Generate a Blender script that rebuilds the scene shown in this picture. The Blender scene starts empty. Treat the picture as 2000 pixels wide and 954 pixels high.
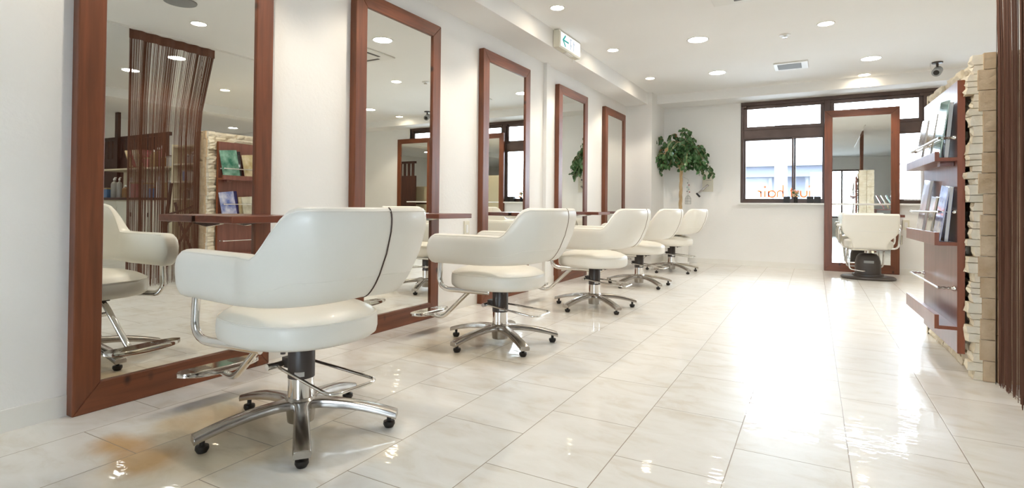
import bpy, bmesh, math, random
from mathutils import Vector, Matrix, noise
R = random.Random(7)
PI = math.pi
SC = bpy.context.scene
COL = SC.collection

# ------------------------------------------------------------------ camera
YAW, PIT, ROL, FPX = 0.5151, 0.0106, 0.010, 1071.14
fw = Vector((-math.sin(YAW) * math.cos(PIT), math.cos(YAW) * math.cos(PIT), math.sin(PIT)))
rt0 = Vector((math.cos(YAW), math.sin(YAW), 0))
up0 = rt0.cross(fw)
rt = math.cos(ROL) * rt0 + math.sin(ROL) * up0
up = -math.sin(ROL) * rt0 + math.cos(ROL) * up0
cd = bpy.data.cameras.new('camera')
cd.sensor_width = 36
cd.lens = 36 * FPX / 2000
cd.shift_y = (392.45 - 477) / 2000
cd.clip_start = 0.02
cam = bpy.data.objects.new('camera', cd)
M = Matrix.Identity(4)
for i in range(3):
    M[i][0], M[i][1], M[i][2] = rt[i], up[i], -fw[i]
M.translation = Vector((0, 0, 0.8))
cam.matrix_world = M
COL.objects.link(cam)
SC.camera = cam

# ------------------------------------------------------------------ world, exposure
W_STR, EXPO = 8.5, 1.62
WHITE_LAMP, WARM_LAMP, SPOT_W = 20.0, 18.0, 11.0
w = bpy.data.worlds.new('sky')
SC.world = w
w.use_nodes = True
bgn = w.node_tree.nodes['Background']
bgn.inputs[0].default_value = (0.76, 0.87, 1.0, 1)
bgn.inputs[1].default_value = W_STR
SC.view_settings.view_transform = 'Standard'
SC.view_settings.look = 'None'
SC.view_settings.exposure = EXPO
SC.view_settings.gamma = 1
SC.view_settings.use_curve_mapping = False
SC.cycles.max_bounces = 10
SC.cycles.diffuse_bounces = 6
SC.cycles.glossy_bounces = 8
SC.cycles.transparent_max_bounces = 24
SC.cycles.use_denoising = True
SC.cycles.sample_clamp_indirect = 8
SC.cycles.caustics_reflective = False

# ------------------------------------------------------------------ materials
def mat(name):
    m = bpy.data.materials.new(name)
    m.use_nodes = True
    return m, m.node_tree, m.node_tree.nodes['Principled BSDF']

def plain(name, col, rough=0.5, metal=0.0, spec=0.5, coat=0.0, emis=None, estr=0.0):
    m, t, b = mat(name)
    b.inputs['Base Color'].default_value = (*col, 1)
    b.inputs['Roughness'].default_value = rough
    b.inputs['Metallic'].default_value = metal
    b.inputs['Specular IOR Level'].default_value = spec
    b.inputs['Coat Weight'].default_value = coat
    if emis:
        b.inputs['Emission Color'].default_value = (*emis, 1)
        b.inputs['Emission Strength'].default_value = estr
    return m

def noisy(name, c1, c2, scale=8, rough=0.5, bump=0.0, bscale=60, coords='Object', stretch=(1, 1, 1), metal=0.0, coat=0.0, detail=5, dist=0.0, bdist=0.002):
    m, t, b = mat(name)
    N, L = t.nodes, t.links
    tc = N.new('ShaderNodeTexCoord')
    mp = N.new('ShaderNodeMapping')
    mp.inputs['Scale'].default_value = stretch
    L.new(tc.outputs[coords], mp.inputs['Vector'])
    nz = N.new('ShaderNodeTexNoise')
    nz.inputs['Scale'].default_value = scale
    nz.inputs['Detail'].default_value = detail
    nz.inputs['Distortion'].default_value = dist
    L.new(mp.outputs[0], nz.inputs['Vector'])
    cr = N.new('ShaderNodeValToRGB')
    cr.color_ramp.elements[0].color = (*c1, 1)
    cr.color_ramp.elements[1].color = (*c2, 1)
    cr.color_ramp.elements[0].position = 0.3
    cr.color_ramp.elements[1].position = 0.7
    L.new(nz.outputs[0], cr.inputs[0])
    L.new(cr.outputs[0], b.inputs['Base Color'])
    b.inputs['Roughness'].default_value = rough
    b.inputs['Metallic'].default_value = metal
    b.inputs['Coat Weight'].default_value = coat
    if bump:
        n2 = N.new('ShaderNodeTexNoise')
        n2.inputs['Scale'].default_value = bscale
        n2.inputs['Detail'].default_value = 6
        L.new(tc.outputs[coords], n2.inputs['Vector'])
        bp = N.new('ShaderNodeBump')
        bp.inputs['Strength'].default_value = bump
        bp.inputs['Distance'].default_value = bdist
        L.new(n2.outputs[0], bp.inputs['Height'])
        L.new(bp.outputs[0], b.inputs['Normal'])
    return m

def wood(name, c1, c2, axis='Z', rough=0.42, knots=True, coat=0.15, scale=1.0):
    m, t, b = mat(name)
    N, L = t.nodes, t.links
    tc = N.new('ShaderNodeTexCoord')
    mp = N.new('ShaderNodeMapping')
    s = [14 * scale] * 3
    s['XYZ'.index(axis)] = 0.9 * scale
    mp.inputs['Scale'].default_value = s
    L.new(tc.outputs['Object'], mp.inputs['Vector'])
    nz = N.new('ShaderNodeTexNoise')
    nz.inputs['Scale'].default_value = 2.6
    nz.inputs['Detail'].default_value = 8
    nz.inputs['Distortion'].default_value = 0.8
    L.new(mp.outputs[0], nz.inputs['Vector'])
    cr = N.new('ShaderNodeValToRGB')
    cr.color_ramp.elements[0].color = (*c1, 1)
    cr.color_ramp.elements[1].color = (*c2, 1)
    cr.color_ramp.elements[0].position = 0.32
    cr.color_ramp.elements[1].position = 0.68
    L.new(nz.outputs[0], cr.inputs[0])
    out = cr.outputs[0]
    if knots:
        vo = N.new('ShaderNodeTexVoronoi')
        vo.inputs['Scale'].default_value = 4.2
        mk = N.new('ShaderNodeMapping')
        mk.inputs['Scale'].default_value = (1.6, 1.6, 1.0)
        L.new(tc.outputs['Object'], mk.inputs['Vector'])
        L.new(mk.outputs[0], vo.inputs['Vector'])
        k = N.new('ShaderNodeValToRGB')
        k.color_ramp.elements[0].position = 0.035
        k.color_ramp.elements[1].position = 0.12
        k.color_ramp.elements[0].color = (0, 0, 0, 1)
        L.new(vo.outputs['Distance'], k.inputs[0])
        mx = N.new('ShaderNodeMix')
        mx.data_type = 'RGBA'
        mx.inputs[6].default_value = (c1[0] * 0.28, c1[1] * 0.28, c1[2] * 0.3, 1)
        L.new(k.outputs[0], mx.inputs[0])
        L.new(out, mx.inputs[7])
        out = mx.outputs[2]
    L.new(out, b.inputs['Base Color'])
    b.inputs['Roughness'].default_value = rough
    b.inputs['Coat Weight'].default_value = coat
    b.inputs['Coat Roughness'].default_value = 0.25
    bp = N.new('ShaderNodeBump')
    bp.inputs['Strength'].default_value = 0.12
    bp.inputs['Distance'].default_value = 0.001
    L.new(nz.outputs[0], bp.inputs['Height'])
    L.new(bp.outputs[0], b.inputs['Normal'])
    return m

def floor_material():
    m, t, b = mat('floor_tiles')
    N, L = t.nodes, t.links
    def mth(op, a, bb=None, c=None):
        n = N.new('ShaderNodeMath')
        n.operation = op
        for i, v in enumerate((a, bb, c)):
            if v is None:
                continue
            if isinstance(v, (int, float)):
                n.inputs[i].default_value = v
            else:
                L.new(v, n.inputs[i])
        return n.outputs[0]
    tc = N.new('ShaderNodeTexCoord')
    sp = N.new('ShaderNodeSeparateXYZ')
    L.new(tc.outputs['Object'], sp.inputs[0])
    x, y = sp.outputs[0], sp.outputs[1]
    a = 0.0114
    U = mth('ADD', mth('MULTIPLY', x, math.cos(a)), mth('MULTIPLY', y, math.sin(a)))
    V = mth('SUBTRACT', mth('MULTIPLY', y, math.cos(a)), mth('MULTIPLY', x, math.sin(a)))
    tw, tl = 0.332, 0.5046
    u = mth('DIVIDE', mth('ADD', U, 1.5588), tw)
    iu = mth('FLOOR', u)
    fu = mth('SUBTRACT', u, iu)
    par = mth('MULTIPLY', mth('SUBTRACT', 1.0, mth('FLOORED_MODULO', iu, 2.0)), 0.5)
    v = mth('ADD', mth('DIVIDE', mth('SUBTRACT', V, 1.2168), tl), par)
    iv = mth('FLOOR', v)
    fv = mth('SUBTRACT', v, iv)
    du = mth('MULTIPLY', mth('MINIMUM', fu, mth('SUBTRACT', 1.0, fu)), tw)
    dv = mth('MULTIPLY', mth('MINIMUM', fv, mth('SUBTRACT', 1.0, fv)), tl)
    d = mth('MINIMUM', du, dv)
    line = N.new('ShaderNodeMapRange')
    line.inputs['From Min'].default_value = 0.0009
    line.inputs['From Max'].default_value = 0.0019
    L.new(d, line.inputs['Value'])
    cb = N.new('ShaderNodeCombineXYZ')
    L.new(iu, cb.inputs[0]); L.new(iv, cb.inputs[1])
    wn = N.new('ShaderNodeTexWhiteNoise')
    wn.noise_dimensions = '3D'
    L.new(cb.outputs[0], wn.inputs['Vector'])
    # marbling, shifted per tile
    off = N.new('ShaderNodeVectorMath'); off.operation = 'MULTIPLY_ADD'
    L.new(wn.outputs['Color'], off.inputs[0])
    off.inputs[1].default_value = (7, 7, 7)
    L.new(tc.outputs['Object'], off.inputs[2])
    st = N.new('ShaderNodeMapping')
    st.inputs['Scale'].default_value = (1.0, 2.2, 1)
    st.inputs['Rotation'].default_value = (0, 0, 0.5)
    L.new(off.outputs[0], st.inputs['Vector'])
    nz = N.new('ShaderNodeTexNoise')
    nz.inputs['Scale'].default_value = 4.5
    nz.inputs['Detail'].default_value = 9
    nz.inputs['Roughness'].default_value = 0.62
    nz.inputs['Distortion'].default_value = 0.7
    L.new(st.outputs[0], nz.inputs['Vector'])
    cr = N.new('ShaderNodeValToRGB')
    e = cr.color_ramp.elements
    e[0].position, e[0].color = 0.28, (0.68, 0.635, 0.555, 1)
    e[1].position, e[1].color = 0.72, (0.85, 0.845, 0.82, 1)
    mid = cr.color_ramp.elements.new(0.47)
    mid.color = (0.79, 0.775, 0.735, 1)
    L.new(nz.outputs[0], cr.inputs[0])
    col = cr.outputs[0]
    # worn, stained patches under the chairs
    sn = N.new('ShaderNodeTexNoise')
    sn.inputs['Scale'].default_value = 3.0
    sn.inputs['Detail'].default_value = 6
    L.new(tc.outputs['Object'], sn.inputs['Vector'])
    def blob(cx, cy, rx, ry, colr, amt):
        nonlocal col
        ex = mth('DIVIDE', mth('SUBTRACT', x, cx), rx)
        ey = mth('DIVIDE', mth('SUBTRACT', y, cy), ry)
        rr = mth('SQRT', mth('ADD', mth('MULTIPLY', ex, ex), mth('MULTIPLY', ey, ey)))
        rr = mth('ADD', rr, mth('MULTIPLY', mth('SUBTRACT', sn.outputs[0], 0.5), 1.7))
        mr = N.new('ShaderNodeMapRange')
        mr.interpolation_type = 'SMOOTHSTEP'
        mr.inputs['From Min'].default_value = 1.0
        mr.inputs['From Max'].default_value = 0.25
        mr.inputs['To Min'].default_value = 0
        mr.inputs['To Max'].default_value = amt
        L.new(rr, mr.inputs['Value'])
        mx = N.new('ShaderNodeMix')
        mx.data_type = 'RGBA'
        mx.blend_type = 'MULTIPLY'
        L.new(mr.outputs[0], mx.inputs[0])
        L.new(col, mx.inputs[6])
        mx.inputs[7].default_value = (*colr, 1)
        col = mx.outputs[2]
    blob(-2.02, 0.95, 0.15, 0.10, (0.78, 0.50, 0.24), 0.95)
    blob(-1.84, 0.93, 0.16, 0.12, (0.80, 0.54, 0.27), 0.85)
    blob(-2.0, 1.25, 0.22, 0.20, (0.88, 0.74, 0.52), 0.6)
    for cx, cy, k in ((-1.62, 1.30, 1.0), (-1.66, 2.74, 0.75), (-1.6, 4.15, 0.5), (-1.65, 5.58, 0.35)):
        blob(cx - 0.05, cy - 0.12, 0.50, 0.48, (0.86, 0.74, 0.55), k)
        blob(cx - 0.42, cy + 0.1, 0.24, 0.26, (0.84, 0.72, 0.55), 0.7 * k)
    mx = N.new('ShaderNodeMix')
    mx.data_type = 'RGBA'
    mx.inputs[6].default_value = (0.30, 0.24, 0.18, 1)
    L.new(line.outputs[0], mx.inputs[0])
    L.new(col, mx.inputs[7])
    L.new(mx.outputs[2], b.inputs['Base Color'])
    b.inputs['Roughness'].default_value = 0.34
    b.inputs['Specular IOR Level'].default_value = 0.3
    b.inputs['Coat Weight'].default_value = 0.4
    b.inputs['Coat Roughness'].default_value = 0.035
    n3 = N.new('ShaderNodeTexNoise')
    n3.inputs['Scale'].default_value = 9
    n3.inputs['Detail'].default_value = 2
    L.new(st.outputs[0], n3.inputs['Vector'])
    bp = N.new('ShaderNodeBump')
    bp.inputs['Strength'].default_value = 0.16
    bp.inputs['Distance'].default_value = 0.006
    L.new(n3.outputs[0], bp.inputs['Height'])
    b2 = N.new('ShaderNodeBump')
    b2.inputs['Strength'].default_value = 0.5
    b2.inputs['Distance'].default_value = 0.001
    L.new(line.outputs[0], b2.inputs['Height'])
    L.new(bp.outputs[0], b2.inputs['Normal'])
    L.new(b2.outputs[0], b.inputs['Normal'])
    L.new(bp.outputs[0], b.inputs['Coat Normal'])
    return m

def glass_material():
    m = bpy.data.materials.new('window_glass')
    m.use_nodes = True
    t = m.node_tree
    N, L = t.nodes, t.links
    for n in list(N):
        if n.type == 'BSDF_PRINCIPLED':
            N.remove(n)
    out = [n for n in N if n.type == 'OUTPUT_MATERIAL'][0]
    tr = N.new('ShaderNodeBsdfTransparent')
    tr.inputs[0].default_value = (0.96, 0.98, 0.98, 1)
    gl = N.new('ShaderNodeBsdfGlossy')
    gl.inputs['Roughness'].default_value = 0.0
    fr = N.new('ShaderNodeFresnel')
    fr.inputs[0].default_value = 1.45
    mx = N.new('ShaderNodeMixShader')
    L.new(fr.outputs[0], mx.inputs[0])
    L.new(tr.outputs[0], mx.inputs[1])
    L.new(gl.outputs[0], mx.inputs[2])
    L.new(mx.outputs[0], out.inputs[0])
    return m

MT = {}
MT['wall'] = noisy('wall_paper', (0.82, 0.815, 0.795), (0.85, 0.845, 0.825), 2.0, 0.75, 0.25, 55, bdist=0.004)
MT['ceil'] = noisy('ceiling_paint', (0.86, 0.86, 0.85), (0.88, 0.88, 0.87), 1.5, 0.85, 0.08, 90)
MT['floor'] = floor_material()
MT['base'] = noisy('skirting_vinyl', (0.77, 0.755, 0.71), (0.81, 0.80, 0.76), 5, 0.5)
MT['wood'] = wood('stained_pine', (0.12, 0.034, 0.011), (0.20, 0.058, 0.021))
MT['woodh'] = wood('stained_pine_across', (0.12, 0.034, 0.011), (0.20, 0.058, 0.021), 'Y')
MT['woodx'] = wood('stained_pine_far', (0.12, 0.034, 0.011), (0.20, 0.058, 0.021), 'X')
MT['ledge'] = wood('ledge_veneer', (0.13, 0.030, 0.014), (0.19, 0.048, 0.02), 'Y', 0.35, False, 0.4)
MT['rack'] = wood('rack_veneer', (0.17, 0.060, 0.045), (0.24, 0.09, 0.065), 'Z', 0.36, False, 0.3)
MT['rackedge'] = wood('rack_edge_band', (0.20, 0.050, 0.016), (0.26, 0.068, 0.024), 'Z', 0.4, False)
MT['mirror'] = plain('mirror_silver', (0.89, 0.90, 0.865), 0.0, 1.0)
MT['vinyl'] = noisy('white_vinyl', (0.79, 0.765, 0.69), (0.83, 0.81, 0.75), 3, 0.38, 0.10, 220, coat=0.1, bdist=0.001)
MT['chrome'] = plain('polished_chrome', (0.78, 0.77, 0.75), 0.09, 1.0)
MT['brushed'] = noisy('cast_aluminium', (0.42, 0.39, 0.36), (0.55, 0.53, 0.50), 14, 0.24, metal=1.0)
MT['black'] = plain('black_rubber', (0.012, 0.010, 0.009), 0.45)
MT['dark'] = plain('dark_brown_plastic', (0.065, 0.053, 0.048), 0.38)
MT['seam'] = plain('seam_brown', (0.05, 0.025, 0.015), 0.6)
MT['sash'] = noisy('bronze_aluminium', (0.085, 0.055, 0.045), (0.12, 0.08, 0.065), 6, 0.35, metal=0.35)
MT['glass'] = glass_material()
MT['white'] = plain('white_plastic', (0.80, 0.80, 0.78), 0.35)
MT['cream'] = plain('cream_plastic', (0.72, 0.69, 0.58), 0.4)
MT['grey'] = plain('grey_grille', (0.30, 0.31, 0.31), 0.5)
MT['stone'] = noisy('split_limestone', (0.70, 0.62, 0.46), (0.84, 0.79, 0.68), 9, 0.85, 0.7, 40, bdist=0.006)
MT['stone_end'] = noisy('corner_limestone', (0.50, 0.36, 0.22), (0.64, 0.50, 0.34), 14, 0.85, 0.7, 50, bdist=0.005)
MT['string'] = plain('brown_string', (0.13, 0.050, 0.028), 0.55)
MT['lampw'] = plain('white_lamp_disc', (0.9, 0.9, 0.9), 0.5, emis=(1.0, 0.985, 0.96), estr=WHITE_LAMP)
MT['lampy'] = plain('warm_lamp_disc', (0.9, 0.9, 0.9), 0.5, emis=(1.0, 0.84, 0.62), estr=WARM_LAMP)
MT['ring'] = plain('lamp_trim_white', (0.8, 0.8, 0.78), 0.4)
MT['leaf'] = noisy('glossy_leaf', (0.028, 0.090, 0.026), (0.085, 0.19, 0.07), 14, 0.28, coat=0.3)
MT['leaf2'] = noisy('dry_leaf', (0.16, 0.085, 0.03), (0.25, 0.15, 0.06), 14, 0.5)
MT['bark'] = noisy('twisted_bark', (0.42, 0.29, 0.15), (0.60, 0.45, 0.27), 25, 0.8, 0.4, 80, stretch=(1, 1, 0.3))
MT['soil'] = noisy('potting_soil', (0.03, 0.02, 0.012), (0.08, 0.05, 0.03), 60, 0.95)
MT['orange'] = plain('orange_vinyl_letter', (0.95, 0.33, 0.10), 0.6)
_t = MT['orange'].node_tree
_tr = _t.nodes.new('ShaderNodeBsdfTranslucent')
_tr.inputs[0].default_value = (1.0, 0.42, 0.13, 1)
_mx = _t.nodes.new('ShaderNodeMixShader')
_mx.inputs[0].default_value = 0.35
_t.links.new(_t.nodes['Principled BSDF'].outputs[0], _mx.inputs[1])
_t.links.new(_tr.outputs[0], _mx.inputs[2])
_t.links.new(_mx.outputs[0], [n for n in _t.nodes if n.type == 'OUTPUT_MATERIAL'][0].inputs[0])
MT['teal'] = plain('teal_arrow', (0.0, 0.35, 0.33), 0.5, emis=(0.0, 0.45, 0.42), estr=0.12)
MT['signw'] = plain('lit_sign_face', (0.5, 0.5, 0.5), 0.4, emis=(0.95, 0.98, 1.0), estr=0.28)
MT['signt'] = plain('pale_sign_print', (0.25, 0.33, 0.45), 0.5, emis=(0.55, 0.66, 0.85), estr=0.12)
MT['facade'] = noisy('pale_facade', (0.20, 0.205, 0.215), (0.23, 0.235, 0.245), 1.5, 0.8)
MT['shade_pane'] = plain('blue_grey_shade_and_pane', (0.075, 0.08, 0.105), 0.6)  # colour of the painted shade under the eave, also on the house panes
MT['ground'] = noisy('asphalt', (0.35, 0.35, 0.35), (0.42, 0.42, 0.42), 8, 0.9)
MT['lacquer'] = plain('cream_lacquer', (0.70, 0.62, 0.44), 0.4)
MT['darkwood'] = wood('dark_screen_wood', (0.055, 0.016, 0.009), (0.09, 0.028, 0.015), 'Z', 0.45, False)

# ------------------------------------------------------------------ mesh builder
class MB:
    def __init__(s):
        s.bm = bmesh.new()

    def box(s, a, b):
        x0, y0, z0 = [min(p, q) for p, q in zip(a, b)]
        x1, y1, z1 = [max(p, q) for p, q in zip(a, b)]
        v = [s.bm.verts.new(p) for p in ((x0, y0, z0), (x1, y0, z0), (x1, y1, z0), (x0, y1, z0), (x0, y0, z1), (x1, y0, z1), (x1, y1, z1), (x0, y1, z1))]
        for f in ((3, 2, 1, 0), (4, 5, 6, 7), (0, 1, 5, 4), (1, 2, 6, 5), (2, 3, 7, 6), (3, 0, 4, 7)):
            s.bm.faces.new([v[i] for i in f])
        return v

    def obox(s, c, size, m):
        v = s.box([-q / 2 for q in size], [q / 2 for q in size])
        for p in v:
            p.co = m @ p.co + Vector(c)
        return v

    def prism(s, pts, axis, lo, hi):
        """extrude a polygon given in the two other axes along axis"""
        def P(a, b, t):
            return {'X': (t, a, b), 'Y': (a, t, b), 'Z': (a, b, t)}[axis]
        A = [s.bm.verts.new(P(a, b, lo)) for a, b in pts]
        B = [s.bm.verts.new(P(a, b, hi)) for a, b in pts]
        n = len(pts)
        s.bm.faces.new(A[::-1]); s.bm.faces.new(B)
        for i in range(n):
            s.bm.faces.new((A[i], A[(i + 1) % n], B[(i + 1) % n], B[i]))

    def rings(s, rings, cap=True, closed=False):
        V = [[s.bm.verts.new(p) for p in r] for r in rings]
        n = len(V[0])
        k = len(V)
        for i in range(k if closed else k - 1):
            a, b = V[i], V[(i + 1) % k]
            for j in range(n):
                s.bm.faces.new((a[j], a[(j + 1) % n], b[(j + 1) % n], b[j]))
        if cap and not closed:
            s.bm.faces.new(V[0][::-1]); s.bm.faces.new(V[-1])
        return V

    def tube(s, pts, r, seg=10, closed=False, cap=True, flat=None):
        pts = [Vector(p) for p in pts]
        n = len(pts)
        rs = r if isinstance(r, (list, tuple)) else [r] * n
        rings = []
        prev = None
        for i, p in enumerate(pts):
            if closed:
                t = (pts[(i + 1) % n] - pts[i - 1]).normalized()
            else:
                t = (pts[min(i + 1, n - 1)] - pts[max(i - 1, 0)]).normalized()
            if prev is None:
                a = Vector((0, 0, 1)) if abs(t.z) < 0.9 else Vector((1, 0, 0))
                u = t.cross(a).normalized()
            else:
                u = (prev - t * prev.dot(t)).normalized()
            prev = u
            v = t.cross(u)
            fl = flat or 1.0
            rings.append([p + (u * math.cos(k * 2 * PI / seg) + v * math.sin(k * 2 * PI / seg) * fl) * rs[i] for k in range(seg)])
        s.rings(rings, cap, closed)

    def cyl(s, p0, p1, r0, r1=None, seg=20):
        s.tube([p0, p1], [r0, r0 if r1 is None else r1], seg)

    def lathe(s, prof, c=(0, 0, 0), seg=28, sx=1.0, sy=1.0):
        rings = []
        for r, z in prof:
            r = max(r, 1e-4)
            rings.append([(c[0] + r * sx * math.cos(k * 2 * PI / seg), c[1] + r * sy * math.sin(k * 2 * PI / seg), c[2] + z) for k in range(seg)])
        s.rings(rings)

    def build(s, name, m, parent=None, smooth=False, bevel=0.0, bseg=2, loc=None, autosmooth=None):
        bmesh.ops.remove_doubles(s.bm, verts=s.bm.verts, dist=1e-6)
        bmesh.ops.recalc_face_normals(s.bm, faces=s.bm.faces)
        if smooth:
            for f in s.bm.faces:
                f.smooth = True
            for e in s.bm.edges:
                if len(e.link_faces) == 2 and e.calc_face_angle(0) > math.radians(42):
                    e.smooth = False
        me = bpy.data.meshes.new(name)
        s.bm.to_mesh(me)
        s.bm.free()
        me.materials.append(MT[m] if isinstance(m, str) else m)
        o = bpy.data.objects.new(name, me)
        COL.objects.link(o)
        if parent:
            o.parent = parent
        if loc:
            o.location = loc
        if bevel:
            b = o.modifiers.new('bevel', 'BEVEL')
            b.width = bevel
            b.segments = bseg
            b.limit_method = 'ANGLE'
            b.angle_limit = math.radians(40)
            b.harden_normals = False
        return o

def thing(name, label, cat, loc=(0, 0, 0), rz=0.0, group=None):
    o = bpy.data.objects.new(name, None)
    o.empty_display_size = 0.1
    COL.objects.link(o)
    o.location = loc
    o.rotation_euler = (0, 0, rz)
    o['label'] = label
    o['category'] = cat
    if group:
        o['group'] = group
    return o

def tag(o, label, cat, group=None):
    o['label'] = label
    o['category'] = cat
    if group:
        o['group'] = group
    return o

def struct(o):
    o['kind'] = 'structure'
    return o

def dup(root, loc, rz, label, group=None):
    def cp(o, parent):
        c = o.copy()
        COL.objects.link(c)
        c.parent = parent
        for ch in o.children:
            cp(ch, c)
        return c
    r = cp(root, None)
    r.location = loc
    r.rotation_euler = (0, 0, rz)
    r['label'] = label
    if group:
        r['group'] = group
    return r

def boxo(name, a, b, m, parent=None, bevel=0.0):
    q = MB(); q.box(a, b)
    return q.build(name, m, parent, bevel=bevel)

def arc(c, r, a0, a1, n, plane='XZ'):
    out = []
    for i in range(n + 1):
        a = a0 + (a1 - a0) * i / n
        d = (r * math.cos(a), r * math.sin(a))
        out.append({'XZ': (c[0] + d[0], c[1], c[2] + d[1]), 'YZ': (c[0], c[1] + d[0], c[2] + d[1]), 'XY': (c[0] + d[0], c[1] + d[1], c[2])}[plane])
    return out

def fillet(pts, r, n=5):
    """round the corners of a polyline"""
    pts = [Vector(p) for p in pts]
    out = [pts[0]]
    for i in range(1, len(pts) - 1):
        a, b, c = pts[i - 1], pts[i], pts[i + 1]
        d0 = min(r, (a - b).length * 0.45); d1 = min(r, (c - b).length * 0.45)
        p0 = b + (a - b).normalized() * d0
        p1 = b + (c - b).normalized() * d1
        for k in range(n + 1):
            t = k / n
            out.append(p0 * (1 - t) ** 2 + b * 2 * t * (1 - t) + p1 * t * t)
    out.append(pts[-1])
    return out

# ------------------------------------------------------------------ room shell
XL, YB, ZC = -2.465, 8.349, 2.43
XR, YF = 7.0, -3.2
q = MB(); q.box((XL - 0.2, YF - 0.2, -0.1), (XR + 0.2, YB + 0.2, 0.0))
struct(q.build('floor', 'floor'))
q = MB(); q.box((XL - 0.2, YF - 0.2, ZC), (XR + 0.2, YB + 0.2, ZC + 0.12))
struct(q.build('ceiling', 'ceil'))
q = MB(); q.box((XL - 0.15, YF - 0.15, 0), (XL, YB + 0.15, ZC))
struct(q.build('wall_left', 'wall'))
# back wall with the window opening
WX0, WX1, WZ0, WZ1 = -1.01, 2.18, 0.885, 2.305
q = MB()
q.box((XL, YB, 0), (WX0, YB + 0.15, ZC))
q.box((WX1, YB, 0), (XR, YB + 0.15, ZC))
q.box((WX0, YB, 0), (WX1, YB + 0.15, WZ0))
q.box((WX0, YB, WZ1), (WX1, YB + 0.15, ZC))
struct(q.build('wall_back', 'wall'))
# right wall
q = MB()
q.box((XR, YF, 0), (XR + 0.15, YB, ZC))
struct(q.build('wall_right', 'wall'))
# front wall behind the camera with shop windows
q = MB()
q.box((XL, YF - 0.15, 0), (-0.4, YF, ZC)); q.box((1.0, YF - 0.15, 0), (XR, YF, ZC))
q.box((-0.4, YF - 0.15, 0), (1.0, YF, 0.55)); q.box((-0.4, YF - 0.15, 2.05), (1.0, YF, ZC))
struct(q.build('wall_front', 'wall'))
# soffit along the mirror wall, corner column, beam over the windows, beam across the room's far side
q = MB(); q.box((XL, YF, 2.262), (-2.155, 7.66, ZC)); struct(q.build('trim_1', 'ceil'))
q = MB(); q.box((XL, 7.66, 0), (-2.09, YB, ZC)); struct(q.build('trim_2', 'wall'))
q = MB(); q.box((-2.09, 7.93, WZ1), (XR, YB, ZC)); struct(q.build('trim_3', 'ceil'))
q = MB(); q.box((3.9, YF, 2.30), (4.25, 7.93, ZC)); struct(q.build('trim_4', 'ceil'))
q = MB(); q.box((XL, 4.985, 0), (XL + 0.035, 5.045, 2.262)); struct(q.build('trim_5', 'wall'))
# skirting
for nm, a, b in (('baseboard_left', (XL, YF, 0), (XL + 0.006, 7.66, 0.078)), ('baseboard_back', (-2.09, YB - 0.006, 0), (XR, YB, 0.075)),
                 ('baseboard_column', (-2.09, 7.66, 0), (-2.084, YB - 0.006, 0.075))):
    struct(boxo(nm, a, b, 'base', bevel=0.001))

# ------------------------------------------------------------------ windows
def window(name, x0, x1, z0, z1, y, transom, bays, plane='Y', depth=0.09, sgn=1):
    """bronze frame; bays = list of x positions of main mullions; each bay has a sliding pair below and one light above"""
    fr = MB()
    yy0, yy1 = y + 0.03, y + 0.03 + depth
    fr.box((x0, yy0, z0), (x1, yy1, z0 + 0.035))
    fr.box((x0, yy0 - 0.015, z1 - 0.05), (x1, yy1, z1))
    fr.box((x0, yy0, z0 + 0.035), (x0 + 0.035, yy1, z1 - 0.05))
    fr.box((x1 - 0.035, yy0, z0 + 0.035), (x1, yy1, z1 - 0.05))
    xs = [x0 + 0.035] + list(bays) + [x1 - 0.035]
    for m in bays:
        fr.box((m - 0.035, yy0 - 0.012, z0 + 0.035), (m + 0.035, yy1, z1 - 0.05))
    lo, hi = transom
    for i in range(len(xs) - 1):
        a = xs[i] + (0.035 if i else 0); b = xs[i + 1] - (0.035 if i < len(xs) - 2 else 0)
        fr.box((a, yy0 + 0.005, lo), (b, yy1, hi))
    f = struct(fr.build(name, 'sash', bevel=0.003))
    up_ = MB(); lw = MB(); gl = MB()
    for i in range(len(xs) - 1):
        a = xs[i] + (0.035 if i else 0); b = xs[i + 1] - (0.035 if i < len(xs) - 2 else 0)
        def sash(mb, a, b, c, d, yo, t):
            mb.box((a, yo, c), (b, yo + 0.03, c + t)); mb.box((a, yo, d - t), (b, yo + 0.03, d))
            mb.box((a, yo, c + t), (a + t, yo + 0.03, d - t)); mb.box((b - t, yo, c + t), (b, yo + 0.03, d - t))
            gl.box((a + t, yo + 0.012, c + t), (b - t, yo + 0.018, d - t))
        sash(up_, a, b, hi, z1 - 0.05, yy0 + 0.012, 0.045)
        m = a + (b - a) * 0.66
        sash(lw, a, m, z0 + 0.035, lo, yy0 + 0.045, 0.022)
        sash(lw, m - 0.045, b, z0 + 0.035, lo, yy0 + 0.010, 0.022)
        for xx in (a + 0.02, b - 0.02):       # little hinge blocks on top
            up_.box((xx - 0.02, yy0 - 0.03, z1 - 0.085), (xx + 0.02, yy0 + 0.012, z1 - 0.055))
    up_.build('upper_sash', 'sash', f, bevel=0.003)
    lw.build('sliding_sash', 'sash', f, bevel=0.002)
    gl.build('pane', 'glass', f)
    return f

window('window_1', WX0, WX1, WZ0, WZ1, YB, (1.79, 1.91), (0.053, 1.115))
sill = MB(); sill.box((WX0 - 0.03, YB - 0.05, WZ0 - 0.022), (WX1 + 0.03, YB + 0.03, WZ0))
struct(sill.build('window_sill', 'white', bevel=0.003))
jm = MB(); jm.box((WX0 - 0.012, YB - 0.004, WZ0), (WX0, YB + 0.03, WZ1)); jm.box((WX1, YB - 0.004, WZ0), (WX1 + 0.012, YB + 0.03, WZ1))
struct(jm.build('trim_6', 'white'))

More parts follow.
